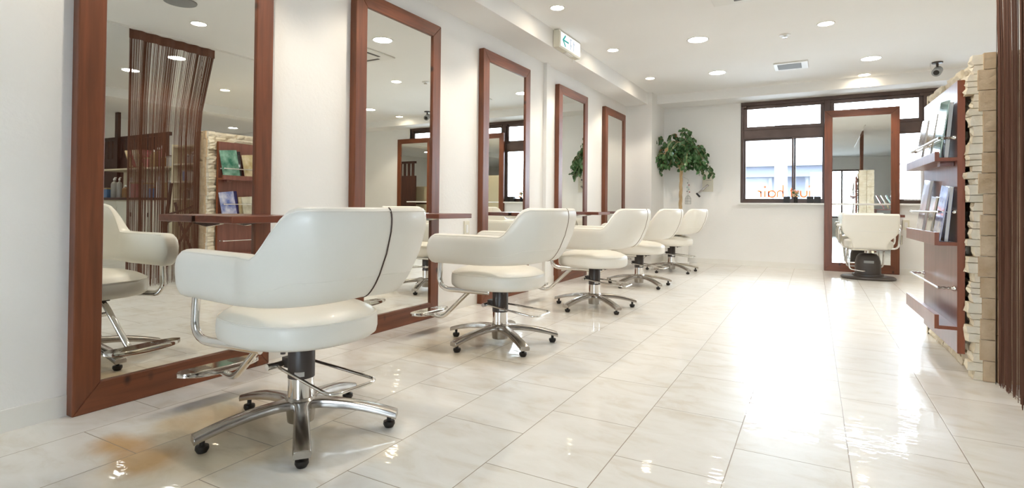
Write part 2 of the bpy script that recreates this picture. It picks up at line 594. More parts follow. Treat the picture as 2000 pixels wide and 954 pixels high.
def simple_window(name, parts, glass):
    f = MB()
    for a, b in parts:
        f.box(a, b)
    o = struct(f.build(name, 'sash', bevel=0.003))
    boxo('pane', glass[0], glass[1], 'glass', o)
for nm, xa, xb in (('window_2', -0.4, 1.0),):
    y0, y1 = YF - 0.11, YF - 0.05
    P = [((xa, y0, 0.55), (xb, y1, 0.60)), ((xa, y0, 2.0), (xb, y1, 2.05))]
    for k in range(4):
        xx = xa + (xb - xa - 0.05) * k / 3
        P.append(((xx, y0, 0.60), (xx + 0.05, y1, 2.0)))
    simple_window(nm, P, ((xa + 0.01, YF - 0.085, 0.56), (xb - 0.01, YF - 0.079, 2.04)))

# ------------------------------------------------------------------ standing mirrors
def standing_mirror(loc, rz, wd, label, wo='wood'):
    """local: width along +Y, glass faces +X, back at x=0"""
    t = thing('standing_mirror', label, 'mirror', loc, rz, 'tall mirrors in reddish wooden frames')
    H, F, T = 2.101, 0.092, 0.05
    y0, y1 = -wd / 2, wd / 2
    def part(nm, poly, mt):
        q = MB(); q.prism(poly, 'X', 0.0, T); return q.build(nm, mt, t, bevel=0.004)
    part('frame_stile', [(y0, 0), (y0 + F, F + 0.02), (y0 + F, H - F), (y0, H)], 'wood')
    part('frame_stile', [(y1, 0), (y1, H), (y1 - F, H - F), (y1 - F, F + 0.02)], 'wood')
    part('frame_rail', [(y0, H), (y0 + F, H - F), (y1 - F, H - F), (y1, H)], 'woodh')
    part('frame_rail', [(y0, 0), (y1, 0), (y1 - F, F + 0.02), (y0 + F, F + 0.02)], 'woodh')
    q = MB(); q.box((0.008, y0 + F - 0.01, F + 0.01), (T - 0.0125, y1 - F + 0.01, H - F + 0.01))
    q.build('mirror_glass', 'mirror', t)
    return t

MY = [(0.976, 1.806), (2.368, 3.199), (3.779, 4.604), (5.258, 6.072), (6.681, 7.495)]
MLAB = ['tall reddish pine framed mirror nearest the camera, its top out of view',
        'second tall pine framed mirror from the left, reflecting the ceiling air conditioner grille',
        'third tall pine framed mirror from the left, reflecting the window and sill',
        'fourth tall pine framed mirror along the wall, just past the wall batten',
        'smallest looking pine framed mirror, last on the left wall before the corner column']
for (a, b), lb in zip(MY, MLAB):
    standing_mirror((XL, (a + b) / 2, 0), 0, b - a, lb)
standing_mirror((0.428, YB - 0.006, 0), -PI / 2, 0.816, 'tall pine framed mirror standing in front of the window behind the styling chair')
standing_mirror((2.035, YB - 0.006, 0), -PI / 2, 0.83, 'pine framed mirror past the display rack, seen only in the second wall mirror')

# ledges fixed on the mirror glass
def ledge(loc, rz, ln, label):
    t = thing('mirror_ledge', label, 'shelf', loc, rz, 'small reddish wooden ledges in front of the mirrors')
    q = MB(); q.box((0.0135, 0, 0.716), (0.28, ln, 0.748)); q.build('shelf_board', 'ledge', t, bevel=0.004)
    for yy in (0.06, ln - 0.14):
        q = MB(); q.prism([(0.0005, 0.695), (0.10, 0.708), (0.10, 0.7158), (0.0005, 0.7158)], 'Y', yy, yy + 0.02)
        q.build('bracket', 'chrome', t)
    return t
LX = -2.4275
ledge((LX, 1.42, 0), 0, 0.385, 'reddish wooden ledge in front of the nearest mirror, behind the first chair')
ledge((LX, 2.842, 0), 0, 0.38, 'reddish wooden ledge on the second mirror, its end sticking out past the frame')
ledge((LX, 4.25, 0), 0, 0.38, 'reddish wooden ledge on the third mirror, partly behind the second chair')
ledge((LX, 5.73, 0), 0, 0.38, 'reddish wooden ledge on the fourth mirror, left of the third chair back')
ledge((LX, 7.15, 0), 0, 0.36, 'reddish wooden ledge on the last wall mirror, hidden behind the chairs')
ledge((0.46, 8.297, 0), -PI / 2, 0.40, 'reddish wooden ledge on the mirror in front of the window')

# ------------------------------------------------------------------ salon chairs
def sgnpow(v, p):
    return math.copysign(abs(v) ** p, v)

def shell_sections():
    """centre line of the U shaped arm and back shell; returns list of (point xy, normal xy, zb, zt, thick, lean)"""
    half = []
    nA = 16
    xa, ya = -0.335, 0.232
    for i in range(nA):
        t = i / nA
        half.append((xa + (0.10 - xa) * t, -(ya + 0.012 * t)))
    nC = 22
    for i in range(nC + 1):
        a = i / nC * PI / 2
        half.append((0.10 + 0.190 * math.sin(a) ** (2 / 2.5), -0.244 * max(math.cos(a), 0) ** (2 / 2.5)))
    pts = half + [(x, -y) for x, y in half[-2::-1]]
    return pts

def make_chair(label, cushion=False):
    t = thing('salon_chair', label, 'chair', (0, 0, 0), 0, 'white salon chairs facing the wall mirrors')
    pts = shell_sections()
    n = len(pts)
    # arc-length
    S = [0.0]
    for i in range(1, n):
        S.append(S[-1] + math.dist(pts[i], pts[i - 1]))
    T = S[-1]
    NS = 92
    def at(s):
        s = min(max(s, 0), T - 1e-6)
        for i in range(n - 1):
            if S[i + 1] >= s:
                f = (s - S[i]) / (S[i + 1] - S[i])
                return Vector((pts[i][0] * (1 - f) + pts[i + 1][0] * f, pts[i][1] * (1 - f) + pts[i + 1][1] * f))
    rings = []
    edge_pip, seamline, arch = [], [], []
    ss = []
    for i in range(NS):
        u = i / (NS - 1)
        ss.append(u)
    cap = [0.0, 0.006, 0.016, 0.03, 0.05]
    svals = [c for c in cap] + [0.06 + (T - 0.12) * k / (NS - 1) for k in range(NS)] + [T - c for c in cap[::-1]]
    K = 32
    for s in svals:
        p = at(s)
        d = (at(min(s + 0.012, T)) - at(max(s - 0.012, 0))).normalized()
        nrm = Vector((d.y, -d.x))
        # make it point outward (away from the seat centre)
        if nrm.dot(p - Vector((-0.05, 0))) < 0:
            nrm = -nrm
        m = min(s, T - s)                    # distance from nearer tip
        x = p.x
        k = min(max((m - 0.49) / 0.10, 0), 1)
        k = k * k * (3 - 2 * k)
        zt = 0.643 + 0.150 * k
        b = min(max((m - 0.35) / (T / 2 - 0.35), 0), 1)
        zb = 0.475 + 0.022 * b
        th = 0.088 - 0.012 * k
        lean = 0.012 + 0.098 * min(max((m - 0.40) / 0.22, 0), 1) ** 1.3
        e = min(m / 0.062, 1)
        sc = (1 - (1 - e) ** 2.6) ** (1 / 2.2) if e < 1 else 1
        sc = max(sc, 0.30)
        zc = (zt + zb) / 2 - 0.012 * (1 - e)
        hz = (zt - zb) / 2 * sc
        hw = th / 2 * (0.45 + 0.55 * sc)
        ring = []
        for j in range(K):
            a = 2 * PI * j / K
            nn = hw * sgnpow(math.cos(a), 2 / 3.4)
            zz = zc + hz * sgnpow(math.sin(a), 2 / (3.6 if k < 0.5 else 4.4))
            h = min(max((zz - zb) / max(zt - zb, 1e-3), 0), 1)
            off = lean * (1 - (1 - h) ** 1.9)
            thin = 1 - 0.22 * h * k
            q = p + nrm * (nn * thin + off)
            ring.append(Vector((q.x, q.y, zz)))
        rings.append(ring)
        edge_pip.append(ring[round(K * 0.17)] + Vector((nrm.x, nrm.y, 0.2)) * 0.0005)
        arch.append(ring[round(K * 0.33)] + Vector((-nrm.x, -nrm.y, 0.2)) * 0.0005)
    q = MB(); q.rings(rings)
    shell = q.build('arm_and_back_shell', 'vinyl', t, smooth=True)
    q = MB()
    q.tube(edge_pip[5:-5], 0.0022, 6); q.tube(arch[5:-5], 0.0022, 6)
    q.build('piping', 'vinyl', shell, smooth=True)
    low = [r_[K - 1] for r_, s_ in zip(rings, svals) if 0.40 < s_ < T - 0.40]
    q = MB(); q.tube(low, 0.0012, 6); q.build('lower_seam', 'vinyl', shell, smooth=True)
    mid = rings[len(rings) // 2]
    sl = [mid[j % K] + Vector((0.0008, 0, 0)) for j in range(-9, 8)]
    q = MB(); q.tube(sl, 0.0026, 6)
    q.build('back_seam', 'seam', shell, smooth=True)
    # seat
    prof = [(0.80, 0.330), (0.93, 0.334), (0.985, 0.345), (1.0, 0.362), (1.0, 0.385), (0.995, 0.401), (0.98, 0.411), (0.93, 0.424), (0.82, 0.439), (0.65, 0.451), (0.4, 0.459), (0.2, 0.462), (0.001, 0.463)]
    rg = []
    SEG = 56
    for r, z in prof:
        row = []
        for j in range(SEG):
            a = 2 * PI * j / SEG
            cx = sgnpow(math.cos(a), 2 / 2.35); cy = sgnpow(math.sin(a), 2 / 2.35)
            zz = z
            row.append((-0.015 + 0.268 * r * cx, 0.250 * r * cy, zz))
        rg.append(row)
    q = MB(); q.rings(rg)
    seat = q.build('seat', 'vinyl', t, smooth=True)
    q = MB()
    q.tube([(Vector(p) + Vector((0, 0, 0.003))) * 1.0 for p in rg[6]], 0.0026, 6, closed=True)
    q.build('piping', 'vinyl', seat, smooth=True)
    q = MB(); q.box((-0.14, -0.12, 0.322), (0.14, 0.12, 0.331))
    for sx in (-0.12, 0.12):
        for sy in (-0.16, 0.16):
            q.cyl((sx, sy, 0.318), (sx, sy, 0.334), 0.008, seg=10)
    q.box((-0.2, -0.02, 0.318), (-0.13, 0.02, 0.330))
    q.build('seat_plate', 'dark', t)
    # arm supports
    for sy in (-1, 1):
        path = fillet([(-0.260, sy * 0.235, 0.50), (-0.268, sy * 0.238, 0.328), (0.03, sy * 0.18, 0.322)], 0.075, 8)
        q = MB(); q.tube(path, 0.0125, 12, flat=1.25)
        q.build('arm_support', 'chrome', t, smooth=True)
    # footrest
    path = fillet([(-0.10, 0, 0.322), (-0.185, 0, 0.315), (-0.415, 0, 0.105), (-0.50, 0, 0.118)], 0.05, 7)
    q = MB(); q.tube(path, 0.0135, 12)
    fr = q.build('footrest', 'chrome', t, smooth=True)
    q = MB()
    rr = []
    for i in range(19):
        u = i / 18 * 2 - 1
        wv = 0.040 * (1 - abs(u) ** 6) ** 0.5 + 0.004
        hgt = 0.010 + 0.020 * (1 - u * u)
        rr.append([(-0.52 - wv, 0.168 * u, 0.140), (-0.52 - wv * 0.9, 0.168 * u, 0.145), (-0.52 + wv * 0.9, 0.168 * u, 0.145), (-0.52 + wv, 0.168 * u, 0.140), (-0.52 + wv, 0.168 * u, 0.140 - hgt * 0.7), (-0.52 + wv * 0.5, 0.168 * u, 0.140 - hgt), (-0.52 - wv * 0.5, 0.168 * u, 0.140 - hgt), (-0.52 - wv, 0.168 * u, 0.140 - hgt * 0.7)])
    q.rings(rr)
    for k in range(4):
        q.box((-0.545 + k * 0.014, -0.11, 0.144), (-0.541 + k * 0.014, -0.045, 0.147))
        q.box((-0.545 + k * 0.014, 0.045, 0.144), (-0.541 + k * 0.014, 0.11, 0.147))
    q.build('foot_plate', 'chrome', fr, smooth=True)
    # pump column
    q = MB(); q.lathe([(0.030, 0.185), (0.046, 0.186), (0.046, 0.318), (0.043, 0.323), (0.02, 0.324)], seg=32)
    q.build('collar', 'dark', t, smooth=True)
    q = MB(); q.lathe([(0.0445, 0.095), (0.0445, 0.190), (0.03, 0.191)], seg=32)
    q.build('pump_column', 'chrome', t, smooth=True)
    q = MB()
    row = [[q.bm.verts.new((rr_ * math.cos(a), rr_ * math.sin(a), z)) for z, rr_ in ((0.196, 0.0462), (0.196, 0.0472), (0.212, 0.0472), (0.212, 0.0462))] for a in [-1.15 + 0.09 * i for i in range(9)]]
    for i in range(8):
        for j in range(4):
            q.bm.faces.new((row[i][j], row[i + 1][j], row[i + 1][(j + 1) % 4], row[i][(j + 1) % 4]))
    q.build('maker_plate', 'white', t)
    # pump pedal
    loop = fillet([(-0.055, -0.062, 0.228), (-0.02, -0.068, 0.225), (0.285, -0.105, 0.197), (0.285, 0.10, 0.197), (-0.02, 0.062, 0.225), (-0.055, 0.062, 0.228)], 0.045, 6)
    q = MB(); q.tube(loop, 0.0058, 10)
    q.cyl((-0.058, -0.098, 0.230), (-0.058, 0.075, 0.230), 0.0115, seg=14)
    q.build('pump_pedal', 'chrome', t, smooth=True)
    q = MB(); q.box((-0.07, -0.03, 0.215), (-0.035, 0.03, 0.25));
    q.build('pedal_pivot', 'dark', t)
    # star base
    q = MB(); q.lathe([(0.02, 0.028), (0.045, 0.03), (0.05, 0.075), (0.055, 0.108), (0.048, 0.117), (0.02, 0.118)], seg=32)
    base = q.build('base_hub', 'brushed', t, smooth=True)
    for k in range(5):
        a = math.radians(36 + 72 * k)
        ca, sa = math.cos(a), math.sin(a)
        rr = []
        for i in range(17):
            u = i / 16
            rad = 0.035 + 0.305 * u
            zt = 0.110 - 0.051 * u ** 2.0
            hw = 0.0225 + 0.005 * abs(u - 0.4)
            if u < 0.12:
                hw += 0.012 * (0.12 - u) / 0.12
            th = 0.030 - 0.006 * u
            row = []
            for (ww, zz) in ((-1, -1), (-1.08, -0.45), (-0.92, -0.08), (-0.72, 0), (0.72, 0), (0.92, -0.08), (1.08, -0.45), (1, -1)):
                lx, ly = rad, ww * hw
                row.append((lx * ca - ly * sa, lx * sa + ly * ca, zt + zz * th))
            rr.append(row)
        q = MB(); q.rings(rr)
        leg = q.build('base_leg', 'brushed', t, smooth=True, bevel=0.0015)
        q = MB(); q.lathe([(0.008, 0.045), (0.008, 0.024), (0.020, 0.022), (0.021, 0.012), (0.015, 0.001), (0.012, 0.0)], c=(0.312 * ca, 0.312 * sa, 0), seg=16)
        q.build('glide', 'black', leg, smooth=True)
    return t

CH = [((-1.620, 1.345, 0), -0.05, 'white vinyl salon chair nearest the camera, a dark seam down its back'),
      ((-1.640, 2.770, 0), 0.0, 'second white salon chair from the camera, standing before the second mirror'),
      ((-1.585, 4.150, 0), -0.02, 'middle white salon chair of the row, third from the camera'),
      ((-1.645, 5.580, 0), -0.02, 'fourth white salon chair of the row, between the third chair and the last'),
      ((-1.660, 7.040, 0), -0.05, 'farthest white salon chair, a folded cloth on its seat, before the tree')]
c0 = make_chair(CH[0][2])
c0.location = CH[0][0]
c0.rotation_euler = (0, 0, CH[0][1])
MT['seam_faint'] = plain('seam_faint', (0.36, 0.30, 0.24), 0.6)
faint = None
for loc, rz, lb in CH[1:]:
    c = dup(c0, loc, rz, lb)
    for sh in c.children:
        for sm in sh.children:
            if sm.name.startswith('back_seam'):
                if faint is None:
                    faint = sm.data.copy()
                    faint.materials[0] = MT['seam_faint']
                sm.data = faint
q = MB()
rr = []
for i in range(9):
    u = i / 8
    z = 0.470 + u * 0.045
    k = 1 - 0.25 * (2 * u - 1) ** 4
    rr.append([(-1.60 + 0.17 * k * sgnpow(math.cos(a * PI / 14), 0.6) + 0.02 * math.sin(5 * a * PI / 14), 7.04 + 0.15 * k * sgnpow(math.sin(a * PI / 14), 0.6), z) for a in range(28)])
q.rings(rr)
tag(q.build('folded_cloth', 'white', smooth=True), 'white folded cloth lying on the seat of the farthest chair', 'cloth')

# ------------------------------------------------------------------ styling chair with chrome arms in front of the window mirror
def barber_chair(loc, rz):
    t = thing('styling_chair', 'white square backed styling chair with chrome arms on a black bell base', 'chair', loc, rz)
    # local: faces +Y
    q = MB()
    rg = []
    for r, z in ((0.97, 0.0), (1.0, 0.008), (1.0, 0.018), (0.96, 0.028), (0.55, 0.034)):
        rg.append([(0.275 * r * sgnpow(math.cos(a * PI / 24), 0.8), -0.02 + 0.235 * r * sgnpow(math.sin(a * PI / 24), 0.8), z) for a in range(48)])
    q.rings(rg); q.build('base_plate', 'dark', t, smooth=True)
    q = MB()
    rg = []
    for r, z in ((1.22, 0.03), (1.2, 0.055), (1.0, 0.058), (1.0, 0.12), (0.985, 0.128), (0.985, 0.136), (1.0, 0.144), (0.97, 0.20), (0.86, 0.255), (0.66, 0.288), (0.3, 0.298)):
        rg.append([(0.13 * r * sgnpow(math.cos(a * PI / 20), 0.7), 0.12 * r * sgnpow(math.sin(a * PI / 20), 0.7), z) for a in range(40)])
    q.rings(rg); q.build('bell_housing', 'dark', t, smooth=True)
    q = MB(); q.cyl((0, 0, 0.28), (0, 0, 0.345), 0.035); q.build('pump_column', 'chrome', t, smooth=True)
    q = MB(); q.box((-0.05, -0.1215, 0.185), (0.05, -0.112, 0.215)); q.build('badge', 'grey', t, bevel=0.004)
    q = MB(); q.box((-0.2, -0.18, 0.335), (0.2, 0.2, 0.352)); q.build('seat_frame', 'chrome', t)
    q = MB()
    rg = []
    for r, z in ((0.9, 0.350), (1, 0.362), (1, 0.42), (0.97, 0.44), (0.85, 0.45), (0.3, 0.452)):
        rg.append([(0.24 * r * sgnpow(math.cos(a * PI / 24), 0.45), 0.03 + 0.25 * r * sgnpow(math.sin(a * PI / 24), 0.45), z) for a in range(48)])
    q.rings(rg); q.build('seat', 'vinyl', t, smooth=True)
    # backrest: wide top, waisted bottom
    q = MB()
    rg = []
    for i in range(25):
        u = i / 24
        z = 0.355 + 0.405 * u
        hw = 0.165 + 0.11 * (1 / (1 + math.exp(-(u - 0.33) * 16)))
        e = min(u, 1 - u) / 0.06
        k = 1 if e >= 1 else (1 - (1 - e) ** 2) ** 0.5 * 0.5 + 0.5
        yy = -0.215 - 0.055 * u
        rg.append([(hw * (0.94 + 0.06 * k) * sgnpow(math.cos(a * PI / 18), 0.22), yy + 0.042 * k * sgnpow(math.sin(a * PI / 18), 0.5), z) for a in range(36)])
    q.rings(rg); bk = q.build('backrest', 'vinyl', t, smooth=True)
    q = MB(); q.tube([(-0.24, -0.288, 0.565), (0, -0.2885, 0.56), (0.24, -0.288, 0.565)], 0.003, 6); q.build('back_seam', 'base', bk)
    for sx in (-1, 1):
        q = MB()
        q.tube(fillet([(sx * 0.17, -0.17, 0.36), (sx * 0.27, -0.20, 0.37), (sx * 0.285, -0.21, 0.54), (sx * 0.285, -0.1, 0.60), (sx * 0.285, 0.16, 0.60), (sx * 0.285, 0.20, 0.40), (sx * 0.2, 0.18, 0.345)], 0.05, 6), 0.011, 10)
        q.cyl((sx * 0.292, -0.215, 0.42), (sx * 0.292, -0.215, 0.52), 0.016, seg=12)
        ar = q.build('arm_frame', 'chrome', t, smooth=True)
        q = MB()
        q.obox((sx * 0.285, 0.03, 0.618), (0.055, 0.24, 0.035), Matrix.Identity(3)); q.build('arm_pad', 'vinyl', ar, bevel=0.014, bseg=3)
    q = MB()
    q.tube(fillet([(-0.17, 0.15, 0.345), (-0.19, 0.30, 0.30), (-0.19, 0.40, 0.10), (0.19, 0.40, 0.10), (0.19, 0.30, 0.30), (0.17, 0.15, 0.345)], 0.04, 6), 0.010, 10)
    q.build('footrest', 'chrome', t, smooth=True)
    q = MB()
    q.tube(fillet([(-0.21, -0.10, 0.345), (-0.21, -0.22, 0.33), (-0.20, -0.24, 0.12), (-0.05, -0.24, 0.10), (-0.03, -0.12, 0.11)], 0.035, 6), 0.008, 10)
    q.build('rear_bar', 'chrome', t, smooth=True)
    return t
barber_chair((0.465, 7.66, 0), 0.03)

# ------------------------------------------------------------------ stone partition and display rack
PO = Vector((0.633, 3.35, 0)); PR = 0.035
def rough_block(q, y0, y1, z0, z1, x_out, x_in, rough=0.006, step=0.03, face='-x'):
    """block whose rough face looks along -x (or +x / -y)"""
    ny = max(2, int((y1 - y0) / step)); nz = max(2, int((z1 - z0) / 0.02))
    g = 0.0015
    F = []
    for i in range(ny + 1):
        row = []
        for j in range(nz + 1):
            yy = y0 + g + (y1 - y0 - 2 * g) * i / ny
            zz = z0 + g + (z1 - z0 - 2 * g) * j / nz
            edge = (i in (0, ny)) or (j in (0, nz))
            d = noise.noise(Vector((yy * 22, zz * 34, x_out * 40))) * rough * 1.6 + R.uniform(-rough, rough) * 0.5 + (rough * 0.9 if edge else 0)
            if face == '-x': p = (x_out + d, yy, zz)
            elif face == '+x': p = (x_out - d, yy, zz)
            else: p = (yy, x_out + d, zz)
            row.append(q.bm.verts.new(p))
        F.append(row)
    for i in range(ny):
        for j in range(nz):
            q.bm.faces.new((F[i][j], F[i + 1][j], F[i + 1][j + 1], F[i][j + 1]))
    loop = [F[i][0] for i in range(ny + 1)] + [F[ny][j] for j in range(1, nz + 1)] + [F[i][nz] for i in range(ny - 1, -1, -1)] + [F[0][j] for j in range(nz - 1, 0, -1)]
    B = []
    for v in loop:
        c = v.co.copy()
        if face in ('-x', '+x'): c.x = x_in
        else: c.y = x_in
        B.append(q.bm.verts.new(c))
    for i in range(len(loop)):
        k = (i + 1) % len(loop)
        q.bm.faces.new((loop[i], loop[k], B[k], B[i]))

part = thing('stone_partition', 'freestanding low partition clad in cream split limestone, right of the aisle', 'partition wall', PO, PR)
PT, PL, PH = 0.24, 1.12, 1.55
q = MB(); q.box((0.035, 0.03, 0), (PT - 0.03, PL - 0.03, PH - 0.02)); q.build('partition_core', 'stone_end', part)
q = MB()
def strips(q, a, b, face, xo, xi):
    z = 0.0
    while z < PH - 0.02:
        h = R.choice((0.028, 0.034, 0.042, 0.05))
        h = min(h, PH - z + R.uniform(-0.004, 0.014)) if z + h > PH - 0.025 else h
        y = a
        while y < b - 0.01:
            l = R.uniform(0.10, 0.30)
            if y + l > b - 0.08: l = b - y
            o = R.uniform(-0.004, 0.022)
            if y == a and face == '-x':
                l = R.uniform(0.066, 0.078); o = R.uniform(-0.036, -0.008)
            x = xo + o if face != '+x' else xo - o
            rough_block(q, y, y + l, z, z + h, x, xi, 0.006, 0.03, face)
            y += l
        z += h
strips(q, 0.0, PL, '-x', 0.0, 0.045)
q.build('split_stone_face', 'stone', part)
q = MB(); strips(q, 0.0, PL, '+x', PT, PT - 0.045); q.build('split_stone_face', 'stone', part)
# end faces: two columns of smoother corner blocks
for nm, yo, yi in (('corner_blocks', -0.012, 0.04), ('corner_blocks', PL, PL - 0.04)):
    q = MB()
    z = 0; k = 0
    while z < PH - 0.02:
        h = 0.098
        rough_block(q, 0.014 + R.uniform(-0.010, 0.014), 0.074, z, min(z + h, PH), yo, yi, 0.0015, 0.03, 'y') if yo < 0.5 else rough_block(q, 0.0, 0.12, z, min(z + h, PH), yo, yi, 0.0015, 0.03, 'y')
        z += h
    z = 0
    while z < PH - 0.02:
        h = R.choice((0.12, 0.17, 0.22))
        h = min(h, PH - z)
        rough_block(q, 0.078 if yo < 0.5 else 0.125, PT, z, z + h, yo + (0.004 if yo < 0.5 else -0.004), yi, 0.004, 0.02, 'y')
        z += h
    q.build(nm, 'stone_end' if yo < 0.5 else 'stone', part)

rack = thing('display_rack', 'dark reddish wall rack with three lipped trays and chrome rails on the stone partition', 'shelf rack', PO, PR)
q = MB(); q.box((-0.052, 0.085, 0.10), (-0.022, 0.885, 1.445)); q.build('back_board', 'rack', rack, bevel=0.002)
q = MB(); q.box((-0.052, 0.0815, 0.10), (-0.022, 0.085, 1.445)); q.build('board_edging', 'rackedge', rack)
TX = -0.142
for zb, zt in ((1.048, 1.095), (0.628, 0.692), (0.213, 0.283)):
    q = MB()
    q.box((TX, 0.085, zb), (TX + 0.018, 0.885, zt)); q.box((TX + 0.018, 0.085, zb), (-0.052, 0.885, zb + 0.017))
    tr = q.build('tray', 'rack', rack, bevel=0.0015)
    q = MB(); q.box((TX, 0.0815, zb), (TX + 0.018, 0.085, zt)); q.box((TX + 0.018, 0.0815, zb), (-0.052, 0.085, zb + 0.017)); q.build('tray_edging', 'rackedge', tr)
q = MB(); q.box((-0.11, 0.14, 1.026), (-0.055, 0.20, 1.048)); q.build('tray_block', 'rack', rack)
for zr in (1.165, 0.795, 0.415):
    q = MB()
    q.cyl((-0.122, 0.11, zr), (-0.122, 0.875, zr), 0.0055, seg=12)
    for yy in (0.11, 0.86):
        q.lathe([(0.001, 0)], (0, 0, 0)) if False else None
        prof = [0.012, 0.012, 0.006, 0.008, 0.005, 0.008, 0.005, 0.0075, 0.0075]
        n = len(prof)
        q.tube([(-0.053 - 0.072 * i / (n - 1), yy, zr) for i in range(n)], prof, 12)
    q.build('rail', 'chrome', rack, smooth=True)

# magazines standing on the trays
def cover(name, c1, c2, sc=3.0):
    return noisy(name, c1, c2, sc, 0.12, coat=0.8, coords='Generated')
def magazine(label, y0, wd, hg, zb, tilt, lean, thick, m, group, xoff=-0.122, name='magazine'):
    t = thing(name, label, 'magazine', PO, PR, group)
    base = Vector((xoff, y0, zb))
    rot = Matrix.Rotation(lean, 3, 'Y') @ Matrix.Rotation(tilt, 3, 'X')
    def pl(nm, x0, x1, mt, ins=0.0):
        q = MB()
        v = q.box((x0, ins, ins), (x1, wd - ins, hg - ins))
        for p in v:
            p.co = rot @ p.co + base
        return q.build(nm, mt, t)
    pl('cover', 0, 0.0015, m)
    pl('pages', 0.0015, thick - 0.0015, 'white', 0.002)
    pl('cover', thick - 0.0015, thick, m)
    return t
MAG = {}
for k, c1, c2 in (('green', (0.02, 0.16, 0.10), (0.30, 0.55, 0.45)), ('tan', (0.45, 0.34, 0.16), (0.75, 0.66, 0.45)), ('pale', (0.5, 0.5, 0.52), (0.75, 0.74, 0.70)),
                  ('navy', (0.012, 0.015, 0.10), (0.02, 0.03, 0.16)), ('cream', (0.50, 0.47, 0.36), (0.70, 0.68, 0.56)), ('blue', (0.10, 0.16, 0.50), (0.70, 0.72, 0.85)),
                  ('rose', (0.65, 0.55, 0.60), (0.80, 0.78, 0.80)), ('red', (0.30, 0.03, 0.05), (0.55, 0.25, 0.25)), ('black', (0.01, 0.01, 0.012), (0.03, 0.03, 0.035)), ('teal', (0.25, 0.55, 0.50), (0.55, 0.80, 0.75))):
    MAG[k] = cover('cover_' + k, c1, c2)
g1, g2 = 'magazines on the top tray', 'magazines on the middle tray'
magazine('large green covered book nearest the camera on the top tray', 0.10, 0.185, 0.285, 1.068, 0.10, 0.12, 0.007, MAG['green'], g1)
magazine('thick black book standing behind the large green book on the top tray', 0.115, 0.20, 0.28, 1.066, 0.05, 0.07, 0.020, MAG['black'], g1, -0.100)
magazine('tan covered magazine in the middle of the top tray', 0.34, 0.17, 0.255, 1.068, 0.10, 0.13, 0.009, MAG['tan'], g1)
magazine('pale magazine with a dark spine, farthest on the top tray', 0.58, 0.165, 0.255, 1.068, 0.10, 0.13, 0.014, MAG['pale'], g1)
magazine('white and blue magazine nearest the camera on the middle tray', 0.10, 0.16, 0.27, 0.648, 0.12, 0.12, 0.007, MAG['blue'], g2)
magazine('navy book standing behind the white and blue magazine on the middle tray', 0.11, 0.18, 0.275, 0.646, 0.08, 0.07, 0.018, MAG['navy'], g2, -0.100)
magazine('short cream booklet in the centre of the middle tray', 0.335, 0.12, 0.225, 0.648, 0.09, 0.13, 0.008, MAG['cream'], g2)
magazine('thin tan booklet leaning behind the short cream booklet', 0.30, 0.11, 0.225, 0.648, 0.06, 0.07, 0.008, MAG['tan'], g2, -0.098)
magazine('tall glossy pink and white magazine at the far end of the middle tray', 0.56, 0.17, 0.325, 0.648, 0.08, 0.13, 0.014, MAG['rose'], g2)

# rack on the reverse of the partition, seen in the window mirror
br = thing('magazine_shelf', 'narrow dark shelf on the far side of the stone partition', 'shelf', PO, PR)
q = MB(); q.box((PT + 0.003, 0.42, 0.80), (PT + 0.52, 0.78, 0.825)); q.build('shelf_board', 'ledge', br)
for lx, ly in ((0.48, 0.44), (0.48, 0.73), (0.02, 0.44), (0.02, 0.73)):
    q = MB(); q.box((PT + lx, ly, 0.0), (PT + lx + 0.03, ly + 0.03, 0.80)); q.build('leg', 'ledge', br)
for k, (cc, nm) in enumerate((('red', 'red'), ('tan', 'orange brown'), ('teal', 'teal'), ('rose', 'pink'))):
    t = thing('magazine', nm + ' magazine leaning on the shelf behind the stone partition, seen in the window mirror', 'magazine', PO, PR, 'magazines behind the partition')
    q = MB()
    rot = Matrix.Rotation(-0.45, 3, 'Y')
    v = q.box((0, 0, 0), (0.018, 0.2, 0.27))
    for p in v:
        p.co = rot @ p.co + Vector((PT + 0.16 + 0.075 * k, 0.55, 0.834))
    q.build('cover', MAG[cc], t)

# ------------------------------------------------------------------ string curtain
cur = thing('string_curtain', 'dark brown string curtain hanging from the ceiling at the right edge', 'curtain', (0.709, 3.0, 0))
def yb(t, z):
    """t 0..1 across the curtain -> local y at height z (pulled in a little below the header)"""
    top = 0
    k = min(max((2.36 - z) / 0.72, 0), 1)
    right = 0.46 - 0.14 * k
    return -0.36 + (right + 0.36) * t
q = MB()
for i in range(40):
    a, b = i / 40, (i + 1) / 40
    x0, x1 = 0.012 * math.sin(a * 40), 0.012 * math.sin(b * 40)
    vs = [q.bm.verts.new(p) for p in ((x0 - 0.002, yb(a, 2.36), 2.325), (x1 - 0.002, yb(b, 2.36), 2.325), (x1 - 0.002, yb(b, 2.36), 2.41), (x0 - 0.002, yb(a, 2.36), 2.41),
                                      (x0 + 0.002, yb(a, 2.36), 2.325), (x1 + 0.002, yb(b, 2.36), 2.325), (x1 + 0.002, yb(b, 2.36), 2.41), (x0 + 0.002, yb(a, 2.36), 2.41))]
    for f in ((3, 2, 1, 0), (4, 5, 6, 7), (0, 1, 5, 4), (2, 3, 7, 6)):
        q.bm.faces.new([vs[k] for k in f])
q.build('header_tape', 'string', cur)
q = MB(); q.box((-0.008, -3.0, 2.412), (0.008, 1.2, 2.43)); q.build('ceiling_track', 'ring', cur)
q = MB()
ts = []
for i in range(380):
    ts.append(R.random())
for c in (0.03, 0.16, 0.21, 0.43, 0.62, 0.78, 0.90, 0.975, 0.99):
    for i in range(7):
        ts.append(min(max(R.gauss(c, 0.008), 0), 1))
